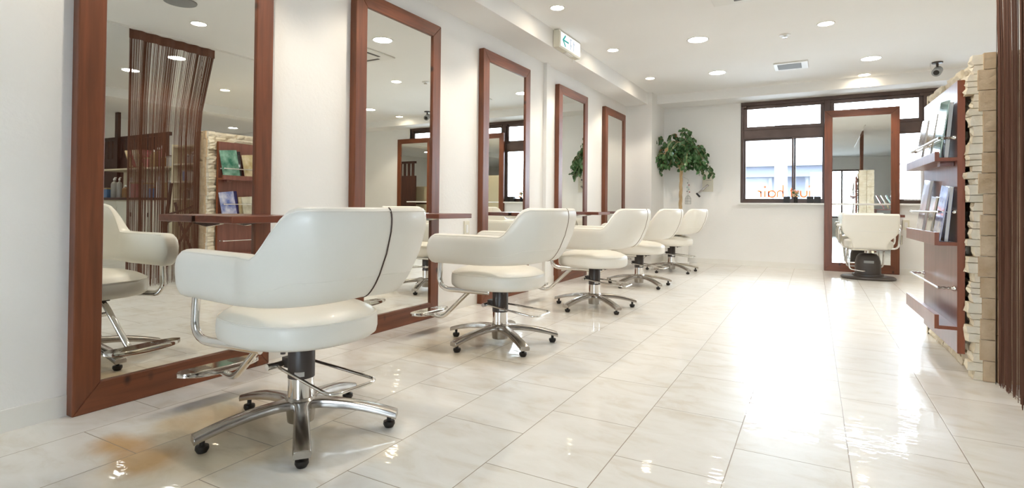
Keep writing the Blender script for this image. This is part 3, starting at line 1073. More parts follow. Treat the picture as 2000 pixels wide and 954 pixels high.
for t in ts:
    if 0.56 < t < 0.68 and R.random() < 0.7:
        t = R.choice((R.uniform(0.70, 1.0), R.uniform(0.0, 0.55)))
    zend = R.uniform(0.004, 0.03) if R.random() < 0.6 else R.uniform(0.02, 0.09)
    wv = R.uniform(0.0008, 0.0014)
    x0 = 0.012 * math.sin(t * 40) + R.uniform(-0.004, 0.004)
    ph, am = R.uniform(0, 6), R.uniform(0.0, 0.006)
    P = []
    for k in range(9):
        z = 2.33 + (zend - 2.33) * k / 8
        P.append((x0 * (1 - 0.3 * k / 8) + R.uniform(-0.001, 0.001), yb(t, z) + am * math.sin(ph + k * 0.7) * (k / 8), z))
    q.tube(P, wv, 4)
st = q.build('strings', 'string', cur)
st['kind'] = 'stuff'
q = MB(); q.cyl((0.700, 3.318, 0.0), (0.704, 3.318, 2.43), 0.0013, seg=6)
tag(q.build('cable', 'dark'), 'thin dark cord running from the ceiling down the end of the stone partition', 'cord')

# ------------------------------------------------------------------ ceiling lamps
def downlight(x, y, r, kind, label, spot=False, z=ZC):
    t = thing('downlight', label, 'ceiling light', (x, y, z), 0, 'white recessed downlights' if kind == 'w' else 'warm recessed downlights')
    q = MB(); q.lathe([(r * 0.98, -0.001), (r * 0.99, -0.006), (r * 1.10, -0.007), (r * 1.16, -0.0005)], seg=40); o = None
    rings = []
    for rr_, zz in ((r, -0.0005), (r * 1.02, -0.006), (r * 1.14, -0.005), (r * 1.18, -0.0005)):
        rings.append([(rr_ * math.cos(k * 2 * PI / 40), rr_ * math.sin(k * 2 * PI / 40), zz) for k in range(40)])
    q = MB(); q.rings(rings, cap=False, closed=True); q.build('trim_ring', 'ring', t, smooth=True)
    q = MB(); q.lathe([(0.001, -0.004), (r * 0.6, -0.004), (r * 0.99, -0.003), (r * 0.99, -0.0008), (0.001, -0.0008)], seg=40)
    q.build('lamp_disc', 'lampw' if kind == 'w' else 'lampy', t)
    if spot:
        ld = bpy.data.lights.new('spot', 'SPOT')
        ld.energy = SPOT_W; ld.color = (1.0, 0.89, 0.72); ld.spot_size = math.radians(118); ld.spot_blend = 0.35; ld.shadow_soft_size = 0.03
        lo = bpy.data.objects.new('spot_lamp', ld); COL.objects.link(lo); lo.parent = t; lo.location = (0, 0, -0.03)
    return t
ROWA = [(1.31, 'warm downlight above the nearest chair, outside the top of the photo'), (2.68, 'warm downlight above the second chair'), (4.054, 'small warm downlight left of the exit sign, nearest of its row'),
        (5.42, 'small warm downlight just beyond the exit sign'), (6.82, 'small warm downlight above the last mirror, farthest of the row by the wall')]
for y, lb in ROWA:
    downlight(-1.888, y, 0.052, 'y', lb, True)
for x, y, lb in ( (-1.07, 2.64, 'round white downlight over the aisle beside the second chair'),
                 (-1.08, 4.05, 'round white downlight reflected high in the second mirror'), (-1.05, 5.46, 'large white downlight in the middle of the ceiling, with a dim centre'),
                 (-1.10, 6.90, 'large white downlight nearer the window, left of the ceiling vent'), (0.447, 6.99, 'large white downlight right of the ceiling vent'),
                 (1.445, 3.47, 'white downlight seen through the curtain in the nearest mirror'), (2.54, 3.53, 'white downlight left of the curtain in the nearest mirror'),
                 (1.857, 6.91, 'white downlight at the left edge of the second mirror reflection'), 
                 (5.6, 3.4, 'white downlight past the ceiling beam'), (6.16, 7.27, 'white downlight in the far corner past the beam'), (5.4, 0.5, 'white downlight near the front windows')):
    downlight(x, y, 0.088, 'w', lb)
for x, y, lb, sp in ((0.021, 5.50, 'warm downlight with a bright ring right of the ceiling centre', True), (0.064, 2.901, 'warm downlight right of the curtain top in the nearest mirror', True),
                     (0.433, 7.80, 'small warm downlight close to the beam over the windows', True), (2.6, 4.79, 'warm downlight seen right of the curtain in the nearest mirror', True),
                     (1.90, 7.71, 'warm downlight near the beam, seen in the second mirror', True), (4.6, 6.14, 'warm downlight past the ceiling beam', True), (4.75, 4.3, 'warm downlight over the far counter', True)):
    downlight(x, y, 0.06, 'y', lb, sp)

# ------------------------------------------------------------------ ceiling fittings
t = thing('ceiling_vent', 'small rectangular white ceiling vent with a grey grille', 'vent', (-0.313, 6.915, ZC))
q = MB(); q.box((-0.172, -0.165, -0.016), (0.172, 0.165, 0)); q.build('vent_frame', 'white', t, bevel=0.006)
q = MB()
for k in range(16):
    q.box((-0.135, -0.125 + k * 0.0155, -0.0185), (0.105, -0.117 + k * 0.0155, -0.0155))
q.build('grille', 'grey', t)
t = thing('sprinkler', 'small round sprinkler head on the ceiling', 'sprinkler', (-0.31, 5.69, ZC))
q = MB(); q.lathe([(0.001, 0), (0.05, -0.001), (0.047, -0.008), (0.024, -0.012), (0.001, -0.012)]); q.build('rosette', 'white', t, smooth=True)
q = MB(); q.lathe([(0.008, -0.010), (0.008, -0.022), (0.022, -0.024), (0.022, -0.027), (0.001, -0.028)]); q.build('deflector', 'chrome', t, smooth=True)
t = thing('ceiling_speaker', 'round grey speaker grille in the ceiling, at the top of the nearest mirror', 'speaker', (-0.34, 2.51, ZC))
q = MB(); q.lathe([(0.001, 0), (0.12, -0.001), (0.118, -0.010), (0.10, -0.012), (0.001, -0.013)], seg=40); q.build('grille', 'grey', t, smooth=True)
# air conditioner cassette
t = thing('air_conditioner', 'square white ceiling air conditioner seen in the second mirror', 'air conditioner', (-0.33, 4.17, ZC))
q = MB(); q.box((-0.43, -0.43, -0.018), (0.43, 0.43, 0)); q.build('panel', 'white', t, bevel=0.012, bseg=3)
q = MB()
for k in range(14):
    q.box((-0.22, -0.21 + k * 0.031, -0.024), (0.22, -0.197 + k * 0.031, -0.018))
q.build('intake_grille', 'grey', t)
for k in range(4):
    a = k * PI / 2
    q = MB()
    v = q.box((-0.27, 0.325, -0.022), (0.27, 0.355, -0.018))
    for p in v:
        p.co = Matrix.Rotation(a, 3, 'Z') @ p.co
    q.build('air_flap', 'dark', t)
# security camera
t = thing('security_camera', 'small silver security camera on a dark ceiling mount above the partition', 'security camera', (1.09, 7.50, ZC))
q = MB(); q.lathe([(0.001, 0), (0.052, -0.001), (0.05, -0.014), (0.012, -0.018), (0.011, -0.06), (0.001, -0.06)]); q.build('mount', 'dark', t, smooth=True)
q = MB()
ax = Vector((-0.28, -0.85, -0.42)).normalized()
cc = Vector((0.0, 0.0, -0.10))
q.tube([cc - ax * 0.06, cc - ax * 0.055, cc + ax * 0.05, cc + ax * 0.06], [0.034, 0.043, 0.046, 0.043], 24); q.build('camera_body', 'grey', t, smooth=True)
q = MB(); q.tube([cc + ax * 0.058, cc + ax * 0.064], [0.028, 0.026], 20); q.build('lens', 'black', t, smooth=True)
q = MB(); q.tube(fillet([(-0.06, 0.0, -0.0), (-0.065, 0.0, -0.05), (-0.03, 0.02, -0.11)], 0.02, 5), 0.003, 8); q.build('cable', 'white', t)

# exit sign on the soffit
t = thing('exit_sign', 'lit emergency exit sign box with a teal arrow on the soffit', 'sign', (-2.155, 4.79, 2.345))
q = MB(); q.box((0, -0.25, -0.082), (0.062, 0.25, 0.082)); q.build('housing', 'cream', t, bevel=0.008)
q = MB(); q.box((0.060, -0.215, -0.062), (0.067, 0.24, 0.068)); q.build('lit_face', 'signw', t, bevel=0.004)
q = MB()
def stroke(q, pts, w_, x):
    for a, b in zip(pts[:-1], pts[1:]):
        a = Vector(a); b = Vector(b); d = (b - a).normalized() * w_ / 2; n_ = Vector((-d.y, d.x))
        c = [a - d - n_, b + d - n_, b + d + n_, a - d + n_]
        lo = [q.bm.verts.new((x, p.x, p.y)) for p in c]; hi = [q.bm.verts.new((x + 0.001, p.x, p.y)) for p in c]
        q.bm.faces.new(lo[::-1]); q.bm.faces.new(hi)
        for i in range(4):
            q.bm.faces.new((lo[i], lo[(i + 1) % 4], hi[(i + 1) % 4], hi[i]))
stroke(q, [(-0.055, 0.0), (-0.165, 0.0)], 0.014, 0.0675); stroke(q, [(-0.125, 0.045), (-0.175, 0.0), (-0.125, -0.045)], 0.018, 0.0677)
q.build('arrow', 'teal', t)
q = MB()
stroke(q, [(0.0, 0.045), (0.0, -0.045)], 0.010, 0.0675); stroke(q, [(-0.012, 0.045), (0.015, 0.045)], 0.008, 0.0677); stroke(q, [(0.0, 0.0), (0.022, -0.02)], 0.006, 0.0677)
stroke(q, [(0.075, 0.042), (0.075, -0.045)], 0.010, 0.0675); stroke(q, [(0.06, 0.02), (0.09, 0.02)], 0.006, 0.0677)
q.build('faint_print', 'signt', t)
q = MB(); q.box((0.015, -0.05, -0.088), (0.05, 0.10, -0.0815)); q.build('inspection_cover', 'white', t)
q = MB(); q.cyl((0.03, 0.13, -0.082), (0.03, 0.13, -0.13), 0.002, seg=6); q.build('pull_cord', 'cream', t)

# ------------------------------------------------------------------ potted tree
tree = thing('potted_tree', 'braided trunk weeping fig tree in a white pot in the far corner', 'potted tree', (-1.81, 8.06, 0))
q = MB(); q.lathe([(0.001, 0), (0.155, 0), (0.16, 0.03), (0.135, 0.035), (0.135, 0.05), (0.15, 0.30), (0.15, 0.36), (0.165, 0.365), (0.165, 0.385), (0.145, 0.385), (0.14, 0.35), (0.001, 0.35)], seg=36); q.build('pot', 'white', tree, smooth=True)
q = MB(); q.lathe([(0.001, 0.352), (0.138, 0.352), (0.001, 0.357)]); q.build('soil', 'soil', tree)
q = MB()
def tw(z, ph, r=0.013):
    a = z * 16 + ph
    return (0.02 + 0.03 * z * 0.5 + r * math.cos(a), r * math.sin(a), z)
for ph in (0, 2.1, 4.2):
    q.tube([tw(0.34 + 0.02 * i, ph) for i in range(55)], [0.0155 - 0.0001 * i for i in range(55)], 8)
q.build('braided_trunk', 'bark', tree, smooth=True)
q = MB(); ql = MB(); qd = MB()
RL = random.Random(11)
tips = []
top = Vector((0.03, 0, 1.44))
for i in range(27):
    a = i * 2.399
    el = RL.uniform(-0.1, 1.25)
    ln = RL.uniform(0.20, 0.43)
    end = top + Vector((math.cos(a) * math.cos(el) * ln, math.sin(a) * math.cos(el) * ln * 0.45, math.sin(el) * ln * 1.22 + 0.06))
    end.x = min(end.x, 0.30)
    mid_ = top.lerp(end, 0.5) + Vector((0, 0, 0.06))
    st0 = top + Vector((0, 0, -0.10 + 0.25 * RL.random()))
    p = [st0 * (1 - u) ** 2 + mid_ * 2 * u * (1 - u) + end * u * u for u in [k / 6 for k in range(7)]]
    q.tube(p, [0.008 - 0.0009 * k for k in range(7)], 6)
    # drooping twigs carrying leaves
    for k in range(4):
        b0 = p[3 + min(k, 3)]
        dr = Vector((RL.uniform(-1, 1) + math.cos(a) * 0.7, RL.uniform(-0.5, 0.5), 0)).normalized()
        L_ = RL.uniform(0.10, 0.23)
        tp = [b0 + dr * L_ * u + Vector((0, 0, 0.03 * u - L_ * 1.25 * u * u)) for u in [j / 5 for j in range(6)]]
        q.tube(tp, [0.003, 0.0026, 0.0022, 0.0018, 0.0015, 0.001], 5)
        tips.append(tp)
    tips.append(p)
q.build('branches', 'bark', tree, smooth=True)
def leaf(qq, c, d, n_, ln, wd):
    d = d.normalized(); s_ = d.cross(n_).normalized(); nn = s_.cross(d)
    P0 = [(0, 0, 0), (0.25, 0.42, 0.05), (0.55, 0.5, 0.06), (0.82, 0.25, 0.02), (1, 0, -0.05), (0.82, -0.25, 0.02), (0.55, -0.5, 0.06), (0.25, -0.42, 0.05)]
    vs = [qq.bm.verts.new(c + d * u * ln + s_ * v * wd + nn * h * ln) for u, v, h in P0]
    m1 = qq.bm.verts.new(c + d * 0.5 * ln - nn * 0.03 * ln)
    for i in range(8):
        qq.bm.faces.new((vs[i], vs[(i + 1) % 8], m1))
for tp in tips:
    for u in range(1, len(tp)):
        for k in range(2 if u < 4 else 3):
            c = tp[u - 1].lerp(tp[u], RL.random())
            if RL.random() < 0.14:
                continue
            rr_ = Vector((c.x - top.x, c.y, 0)).length
            d = Vector((RL.uniform(-0.8, 0.8), RL.uniform(-0.8, 0.8), RL.uniform(-1.3, -0.2)))
            n_ = Vector((RL.uniform(-0.7, 0.7), -1 + RL.uniform(-0.5, 0.7), RL.uniform(-0.2, 0.9)))
            bad = (c.x < -0.05 and c.z > 1.62 and RL.random() < 0.12)
            leaf(qd if bad else ql, c, d, n_, RL.uniform(0.055, 0.085), RL.uniform(0.038, 0.055))
ql.build('foliage', 'leaf', tree)
qd.build('dry_leaves', 'leaf2', tree)
# ornament hanging on the trunk
t = thing('hanging_birdcage', 'tiny wire birdcage ornament with beads hanging beside the tree trunk', 'ornament', (-1.655, 7.98, 0))
q = MB()
for z in (0.86, 0.90, 0.94):
    q.tube([(0.042 * math.cos(a * PI / 8), 0.042 * math.sin(a * PI / 8), z) for a in range(16)], 0.0015, 5, closed=True)
for a in range(12):
    ca, sa = math.cos(a * PI / 6), math.sin(a * PI / 6)
    q.tube([(0.042 * ca, 0.042 * sa, 0.86), (0.042 * ca, 0.042 * sa, 0.94), (0.025 * ca, 0.025 * sa, 0.97), (0, 0, 0.985)], 0.0014, 4)
q.cyl((0, 0, 0.98), (0, 0, 1.21), 0.0014, seg=5)
q.cyl((0, 0, 1.21), (-0.085, 0.03, 1.25), 0.0014, seg=5)
q.build('wire_cage', 'grey', t)
for i, (dx, z, m) in enumerate(((0.012, 1.13, 'red'), (-0.014, 1.10, 'teal'), (0.010, 1.07, 'teal'), (0.02, 1.03, 'red'), (-0.008, 1.16, 'grey2'), (-0.014, 1.04, 'grey2'))):
    q = MB(); q.lathe([(0.001, -0.010), (0.008, -0.005), (0.009, 0), (0.007, 0.006), (0.001, 0.010)], (dx, 0, z), 10)
    q.build('bead', MAG['red'] if m == 'red' else (MAG['teal'] if m == 'teal' else 'grey'), t, smooth=True)

# window crank plate on the back wall
t = thing('window_opener', 'cream wall plate with a grey crank handle, right of the tree', 'window crank', (-1.452, YB, 1.19))
q = MB(); q.box((-0.075, -0.018, -0.145), (0.075, 0, 0.145)); q.build('wall_plate', 'cream', t, bevel=0.003)
for dx, dz in ((-0.045, 0.075), (0.01, 0.055)):
    q = MB(); q.cyl((dx, -0.017, dz), (dx, -0.026, dz), 0.013, seg=16); q.build('knob', 'black', t, smooth=True)
q = MB(); q.box((-0.03, -0.0195, 0.018), (0.05, -0.0175, 0.022)); q.build('slot', 'grey', t)
q = MB()
m3 = Matrix.Rotation(math.radians(38), 3, 'Y') 
q.obox((-0.065, -0.045, -0.115), (0.20, 0.018, 0.024), Matrix.Rotation(math.radians(-42), 3, 'Y')); q.cyl((0.005, -0.017, -0.055), (0.005, -0.052, -0.055), 0.014, seg=14)
q.build('crank_arm', 'brushed', t, bevel=0.003)
q = MB(); q.obox((-0.125, -0.055, -0.195), (0.075, 0.026, 0.026), Matrix.Rotation(math.radians(48), 3, 'Y')); q.build('crank_grip', 'black', t, bevel=0.006)
# wall sockets
def socket(loc, rz, label):
    t = thing('wall_socket', label, 'socket', loc, rz)
    q = MB(); q.box((-0.036, -0.008, -0.062), (0.036, 0, 0.062)); q.build('cover_plate', 'cream', t, bevel=0.003)
    q = MB(); q.box((-0.016, -0.0115, -0.032), (0.016, -0.0078, 0.032)); q.build('outlet_insert', 'white', t, bevel=0.002)
socket((0.905, YB, 0.62), 0, 'cream wall socket to the right of the mirror in front of the window')
socket((XL, 3.62, 0.62), PI / 2, 'cream wall socket between the second and third mirrors')

# things on the window sill
for x, lb in ((-0.422, 'small black square pot on the sill, left of the flower vase'), (-0.143, 'black square pot on the sill, left one of the touching pair'), (-0.058, 'black square pot on the sill against the mirror frame')):
    t = thing('square_pot', lb, 'plant pot', (x, YB - 0.012, WZ0), 0, 'black square pots on the sill')
    q = MB(); q.box((-0.039, -0.037, 0), (0.039, 0.037, 0.088)); q.build('pot_body', 'black', t, bevel=0.003)
    q = MB(); q.box((-0.032, -0.03, 0.0885), (0.032, 0.03, 0.0895)); q.build('soil', 'soil', t)
t = thing('flower_vase', 'small black vase with cream and peach flowers on the window sill', 'vase', (-0.315, YB - 0.012, WZ0))
q = MB(); q.lathe([(0.001, 0), (0.026, 0), (0.022, 0.03), (0.028, 0.082), (0.024, 0.082), (0.001, 0.078)]); q.build('vase_body', 'black', t, smooth=True)
MT['petal'] = plain('cream_petal', (0.78, 0.66, 0.42), 0.6)
MT['petal2'] = plain('peach_petal', (0.90, 0.50, 0.32), 0.6)
for nm, mt_, sd in (('cream_flowers', 'petal', 1), ('peach_flowers', 'petal2', 2), ('stems', 'leaf', 3)):
    q = MB(); RF = random.Random(sd)
    for i in range(26 if sd < 3 else 30):
        c = Vector((RF.uniform(-0.035, 0.035), RF.uniform(-0.02, 0.02), RF.uniform(0.09, 0.15) + (0.02 if sd == 2 else 0)))
        leaf(q, c, Vector((RF.uniform(-1, 1), RF.uniform(-1, 1), RF.uniform(-0.3, 1))), Vector((0, -1, 0.3)), 0.024, 0.018)
    q.build(nm, mt_, t)

# lettering on the glass: reads "just hair" from the street
def flat_stroke(q, pts, w_, y, th=0.002):
    pts = [Vector(p) for p in pts]
    n = len(pts)
    L1, L2 = [], []
    for i, p in enumerate(pts):
        d = (pts[min(i + 1, n - 1)] - pts[max(i - 1, 0)]).normalized()
        nn = Vector((-d.y, d.x)) * w_ / 2
        L1.append(p + nn); L2.append(p - nn)
    A = [q.bm.verts.new((p.x, y, p.y)) for p in L1]; B = [q.bm.verts.new((p.x, y, p.y)) for p in L2]
    A2 = [q.bm.verts.new((p.x, y + th, p.y)) for p in L1]; B2 = [q.bm.verts.new((p.x, y + th, p.y)) for p in L2]
    for i in range(n - 1):
        q.bm.faces.new((A[i], A[i + 1], B[i + 1], B[i])); q.bm.faces.new((B2[i], B2[i + 1], A2[i + 1], A2[i]))
        q.bm.faces.new((A[i], A2[i], A2[i + 1], A[i + 1])); q.bm.faces.new((B[i], B[i + 1], B2[i + 1], B2[i]))
def carc(cx, cy, rx, ry, a0, a1, n=18):
    return [(cx + rx * math.cos(math.radians(a0 + (a1 - a0) * i / n)), cy + ry * math.sin(math.radians(a0 + (a1 - a0) * i / n))) for i in range(n + 1)]
sgn_ = thing('window_lettering', 'orange just hair lettering on the window glass, reversed from inside', 'window lettering', (0, 0, 0))
# glyph strokes in unit x-height, x to the reader's right (street side); placed from xr leftwards in world -x
G = {
    'j': ([[(0.1, 1.0), (0.1, -0.25)], carc(-0.12, -0.25, 0.22, 0.2, 0, -80)], 0.25, (0.1, 1.62)),
    'u': ([[(0, 1.0), (0, 0.45)] + carc(0.42, 0.45, 0.42, 0.42, 180, 360) + [(0.84, 1.0)]], 0.95, None),
    's': ([carc(0.3, 0.74, 0.25, 0.23, 30, 270) + carc(0.3, 0.26, 0.27, 0.25, 90, -150)], 0.62, None),
    't': ([[(0.2, 1.42), (0.2, 0.0)], [(0.0, 1.0), (0.42, 1.0)]], 0.5, None),
    'h': ([[(0, 1.95), (0, 0.0)], [(0, 0.55)] + carc(0.4, 0.6, 0.4, 0.4, 180, 0) + [(0.8, 0.0)]], 0.95, None),
    'a': ([carc(0.5, 0.5, 0.5, 0.5, 0, 360, 30), [(1.0, 1.0), (1.0, 0.0)]], 1.15, None),
    'i': ([[(0.05, 1.0), (0.05, 0.0)]], 0.2, (0.05, 1.62)),
    'r': ([[(0.05, 1.0), (0.05, 0.0)], [(0.05, 0.6)] + carc(0.45, 0.6, 0.4, 0.38, 180, 75)], 0.6, None),
}
xh = 0.088
q_ = None
pos = {'j': -0.140, 'u': -0.185, 's': -0.300, 't': -0.352, 'h': -0.475, 'a': -0.570, 'i': -0.700, 'r': -0.750}
for ch in 'justhair':
    strokes, adv, dot = G[ch]
    q = MB()
    for s_ in strokes:
        flat_stroke(q, [(pos[ch] - gx * xh, 0.968 + gy * xh) for gx, gy in s_], 0.0165, YB + 0.106)
    if dot:
        flat_stroke(q, [(pos[ch] - dot[0] * xh + 0.010 * math.cos(a * PI / 8), 0.968 + dot[1] * xh + 0.010 * math.sin(a * PI / 8)) for a in range(17)], 0.012, YB + 0.106)
    q.build('letter_' + ch, 'orange', sgn_)

# white sheer half curtain in the right part of the window
t = thing('cafe_curtain', 'white sheer half curtain on a thin rod in the window, right of the mirror', 'curtain', (0, 0, 0))
MT['sheer'] = plain('white_sheer', (0.85, 0.87, 0.90), 0.8)
tn = MT['sheer'].node_tree
tb = tn.nodes['Principled BSDF']
tb.inputs['Alpha'].default_value = 0.55
q = MB()
rows = []
for j, z in enumerate((0.925, 1.30, 1.675)):
    rows.append([q.bm.verts.new((0.885 + 0.26 * i / 40, YB + 0.012 + 0.008 * math.sin(i * 1.25), z)) for i in range(41)])
for j in range(2):
    for i in range(40):
        q.bm.faces.new((rows[j][i], rows[j][i + 1], rows[j + 1][i + 1], rows[j + 1][i]))
q.build('sheer_cloth', 'sheer', t, smooth=True)
q = MB(); q.cyl((0.86, YB + 0.012, 1.68), (1.15, YB + 0.012, 1.68), 0.004, seg=8); q.build('rod', 'white', t)

# ------------------------------------------------------------------ far counter and shelves behind the string curtain
SY = 4.22
u1 = thing('storage_shelves', 'cream open shelf unit with a top board, beside the stone partition in the mirror', 'shelf unit', (0, SY, 0))
q = MB()
q.box((1.50, 0, 0.0), (1.53, 0.32, 1.60)); q.box((2.85, 0, 0.0), (2.88, 0.32, 1.60))
q.build('side_panels', 'lacquer', u1)
q = MB(); q.box((1.53, 0.30, 0.0), (2.85, 0.32, 1.60)); q.build('back_panel', 'lacquer', u1)
for z in (0.30, 0.58, 0.865, 1.10, 1.335, 1.58):
    q = MB(); q.box((1.531, 0.0, z - 0.02), (2.849, 0.299, z)); q.build('shelf', 'lacquer', u1, bevel=0.002)
q = MB(); q.box((1.98, 0.01, 0.0), (2.0, 0.299, 0.844)); q.build('divider', 'lacquer', u1)
u2 = thing('counter_cabinet', 'long cream counter with cupboards and an upper shelf, left of the curtain in the mirror', 'counter', (0, SY, 0))
q = MB(); q.box((2.89, 0, 0.0), (5.2, 0.55, 0.84)); q.build('cabinet_body', 'lacquer', u2)
q = MB(); q.box((2.89, -0.02, 0.841), (5.2, 0.55, 0.875)); q.build('worktop', 'darkwood', u2)
for k in range(5):
    x = 2.91 + k * 0.46
    q = MB(); q.box((x, -0.018, 0.06), (x + 0.44, -0.001, 0.82)); dd = q.build('cupboard_door', 'cream', u2, bevel=0.003)
    q = MB(); q.box((x + 0.03, -0.03, 0.60), (x + 0.05, -0.0185, 0.66)); q.build('handle', 'dark', dd)
q = MB(); q.box((2.89, 0.50, 0.876), (5.2, 0.55, 1.30)); q.build('back_panel', 'lacquer', u2)
q = MB(); q.box((2.89, 0.14, 1.30), (5.2, 0.55, 1.325)); q.build('upper_shelf', 'lacquer', u2, bevel=0.002)
ls = thing('louvre_screen', 'dark wooden slatted screen above the far counter in the mirror', 'screen', (0, SY + 0.9, 0))
q = MB()
for k in range(16):
    q.box((4.66 + k * 0.14, 0, 1.60), (4.74 + k * 0.14, 0.03, 1.93))
q.build('slats', 'darkwood', ls)
q = MB(); q.box((4.6, -0.01, 1.93), (6.95, 0.04, 1.99)); q.build('top_rail', 'darkwood', ls)
q = MB(); q.box((4.6, -0.01, 0.0), (6.95, 0.04, 1.60)); q.build('screen_panel', 'darkwood', ls)
q = MB(); q.box((6.15, -0.06, 0.0), (6.25, -0.011, 2.425)); q.build('post', 'darkwood', ls)

def bottle(x, y, z, h, r, mt_, label, pump=False):
    t = thing('pump_bottle' if pump else 'bottle', label, 'bottle', (x, y, z), 0, 'bottles on the far shelves')
    q = MB(); q.lathe([(0.001, 0), (r, 0.002), (r, h * 0.66), (r * 0.75, h * 0.76), (r * 0.32, h * 0.8), (r * 0.32, h * 0.86), (0.001, h * 0.86)], seg=16); q.build('bottle_body', mt_, t, smooth=True)
    q = MB(); q.lathe([(0.001, h * 0.86), (r * 0.4, h * 0.86), (r * 0.4, h * 0.94), (0.001, h)], seg=12)
    if pump:
        q.tube([(0, 0, h * 0.9), (0, 0, h), (-r * 1.2, 0, h * 0.99)], r * 0.14, 6)
    q.build('cap', 'white', t, smooth=True)
BC = {'amber': (0.25, 0.12, 0.04), 'pink': (0.55, 0.20, 0.20), 'bluep': (0.12, 0.22, 0.42), 'tanp': (0.45, 0.33, 0.16), 'greyp': (0.35, 0.33, 0.30), 'whitep': (0.72, 0.70, 0.64)}
for k, c in BC.items():
    MT[k] = plain('plastic_' + k, c, 0.35)
CN = {'amber': 'amber', 'pink': 'pink', 'bluep': 'blue', 'tanp': 'tan', 'greyp': 'grey', 'whitep': 'white'}
RB = random.Random(5)
specs = []
def row(x0, x1, n, z, hmin, hmax, where):
    for i in range(n):
        x = x0 + (x1 - x0) * (i + 0.5) / n + RB.uniform(-0.02, 0.02)
        specs.append((x, z, RB.uniform(hmin, hmax) * (1.25 if x > 2.88 else 1.0), where, i))
row(1.56, 2.75, 9, 1.335, 0.12, 0.20, 'on the second shelf of the storage unit')
row(1.56, 2.75, 8, 1.10, 0.11, 0.19, 'on the middle shelf of the storage unit')
row(1.56, 2.75, 9, 0.865, 0.12, 0.20, 'on the counter height shelf of the storage unit')
row(2.98, 3.95, 8, 1.325, 0.14, 0.27, 'on the upper shelf over the counter')
row(2.98, 4.9, 12, 0.875, 0.10, 0.26, 'on the dark worktop of the counter')
ords = ['first', 'second', 'third', 'fourth', 'fifth', 'sixth', 'seventh', 'eighth', 'ninth', 'tenth', 'eleventh', 'twelfth']
for (x, z, h, where, i) in specs:
    mt_ = RB.choice(['whitep', 'whitep', 'amber', 'pink', 'bluep', 'tanp', 'greyp', 'whitep'])
    yy = SY + (0.10 if x < 2.88 else (0.22 if z > 1 else 0.12))
    if RB.random() < 0.62:
        bottle(x, yy, z + 0.0005, h, RB.uniform(0.032, 0.048), mt_, '%s bottle, %s item from the partition %s' % (CN[mt_], ords[i], where), RB.random() < 0.4)
    else:
        t = thing('storage_box', '%s box, %s item from the partition %s' % (CN[mt_], ords[i], where), 'box', (x, yy, z), 0, 'boxes on the far shelves')
        wd = RB.uniform(0.04, 0.058); hh = h * 0.7
        q = MB(); q.box((-wd, -0.05, 0), (wd, 0.05, hh)); q.build('box_body', mt_, t, bevel=0.003)
        q = MB(); q.box((-wd - 0.003, -0.053, hh + 0.0005), (wd + 0.003, 0.053, hh + 0.02)); q.build('lid', RB.choice(['whitep', 'tanp', 'greyp']), t, bevel=0.002)
# paper stack leaning at the far left of the upper shelf
for k in range(5):
    q = MB()
    m3 = Matrix.Rotation(0.55, 3, 'Y')
    q.obox((4.10 + k * 0.10, SY + 0.33, 1.325 + 0.155), (0.02, 0.22, 0.30), m3)
    tag(q.build('catalogue', MAG[['red', 'tan', 'cream', 'red', 'tan'][k]]), '%s catalogue leaning in the pile on the upper shelf over the counter' % ords[k], 'catalogue', 'catalogues on the upper shelf')

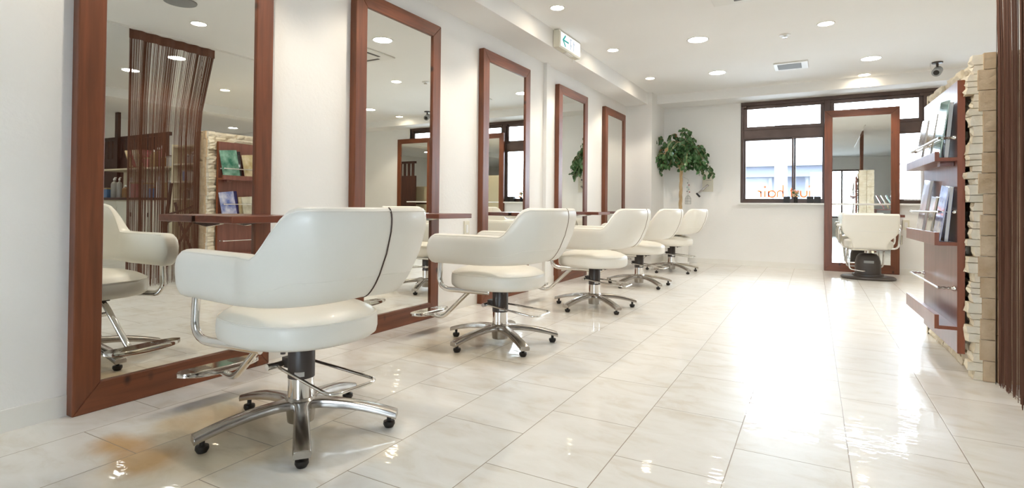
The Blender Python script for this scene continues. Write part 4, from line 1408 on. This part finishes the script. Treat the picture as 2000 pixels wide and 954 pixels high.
# dark folding stand with crossed legs between curtain and shelves
t = thing('folding_stand', 'dark brown wooden stand with crossed legs behind the string curtain', 'stand', (1.90, 3.85, 0))
q = MB()
q.tube([(0.34, -0.05, 0.0), (-0.30, 0.05, 0.82)], 0.016, 8); q.tube([(-0.34, 0.0, 0.0), (0.1, 0.0, 0.55), (0.30, 0.05, 0.80)], 0.016, 8)
q.tube([(0.40, 0.0, 0.0), (0.42, 0, 0.5), (0.30, 0.0, 1.05)], [0.03, 0.026, 0.018], 10)
q.build('crossed_legs', 'darkwood', t, smooth=True)
q = MB(); q.tube([(-0.36, 0.03, 0.84), (0.0, 0, 0.72), (0.32, -0.03, 0.66)], 0.012, 8); q.tube([(-0.36, 0.03, 0.78), (0.0, 0, 0.64), (0.32, -0.03, 0.56)], 0.010, 8); q.build('rail', 'darkwood', t, smooth=True)

# reception desk behind the camera, dark wood; seen only in mirrors
t = thing('reception_desk', 'dark wooden reception desk at the front of the salon, seen only in mirrors', 'desk', (2.6, -1.6, 0))
q = MB(); q.box((-0.9, -0.3, 0), (0.9, 0.3, 1.02)); q.build('desk_body', 'darkwood', t, bevel=0.004)
q = MB(); q.box((-0.95, -0.34, 1.021), (0.95, 0.34, 1.055)); q.build('desk_top', 'ledge', t, bevel=0.004)

# ------------------------------------------------------------------ street outside
q = MB(); q.box((-30, -30, -0.45), (30, 40, -0.2)); struct(q.build('ground_outside', 'ground'))
nb = thing('neighbour_house', 'pale house across the street with a painted blue grey eave shade, seen through the window', 'building', (0, 15.5, -0.2))
q = MB(); q.box((-6, 0, 0), (1.4, 5, 2.055)); q.build('wall', 'facade', nb)
q = MB(); q.prism([(-0.7, 2.12), (2.5, 3.4), (5.5, 2.12), (5.5, 2.06), (-0.7, 2.06)], 'X', -6.4, 1.6); q.build('roof', 'facade', nb)
q = MB(); q.box((-6.3, -0.5, 1.80), (1.5, -0.001, 2.055)); q.build('eave_shade_band', 'shade_pane', nb)  # dark blue grey strip standing for the shade below the roof edge
for x in (-4.6, -2.9, -1.2):
    q = MB(); q.box((x, -0.06, 0.8), (x + 0.9, -0.001, 1.9)); fo = q.build('window', 'facade', nb)
    q = MB(); q.box((x + 0.08, -0.075, 0.88), (x + 0.82, -0.061, 1.82)); q.build('pane', 'shade_pane', fo)
q = MB(); q.cyl((-0.75, 12.6, -0.2), (-0.75, 12.6, 6.0), 0.13, 0.10, 16)
tag(q.build('utility_pole', 'facade', smooth=True), 'pale utility pole on the street outside the window', 'utility pole')
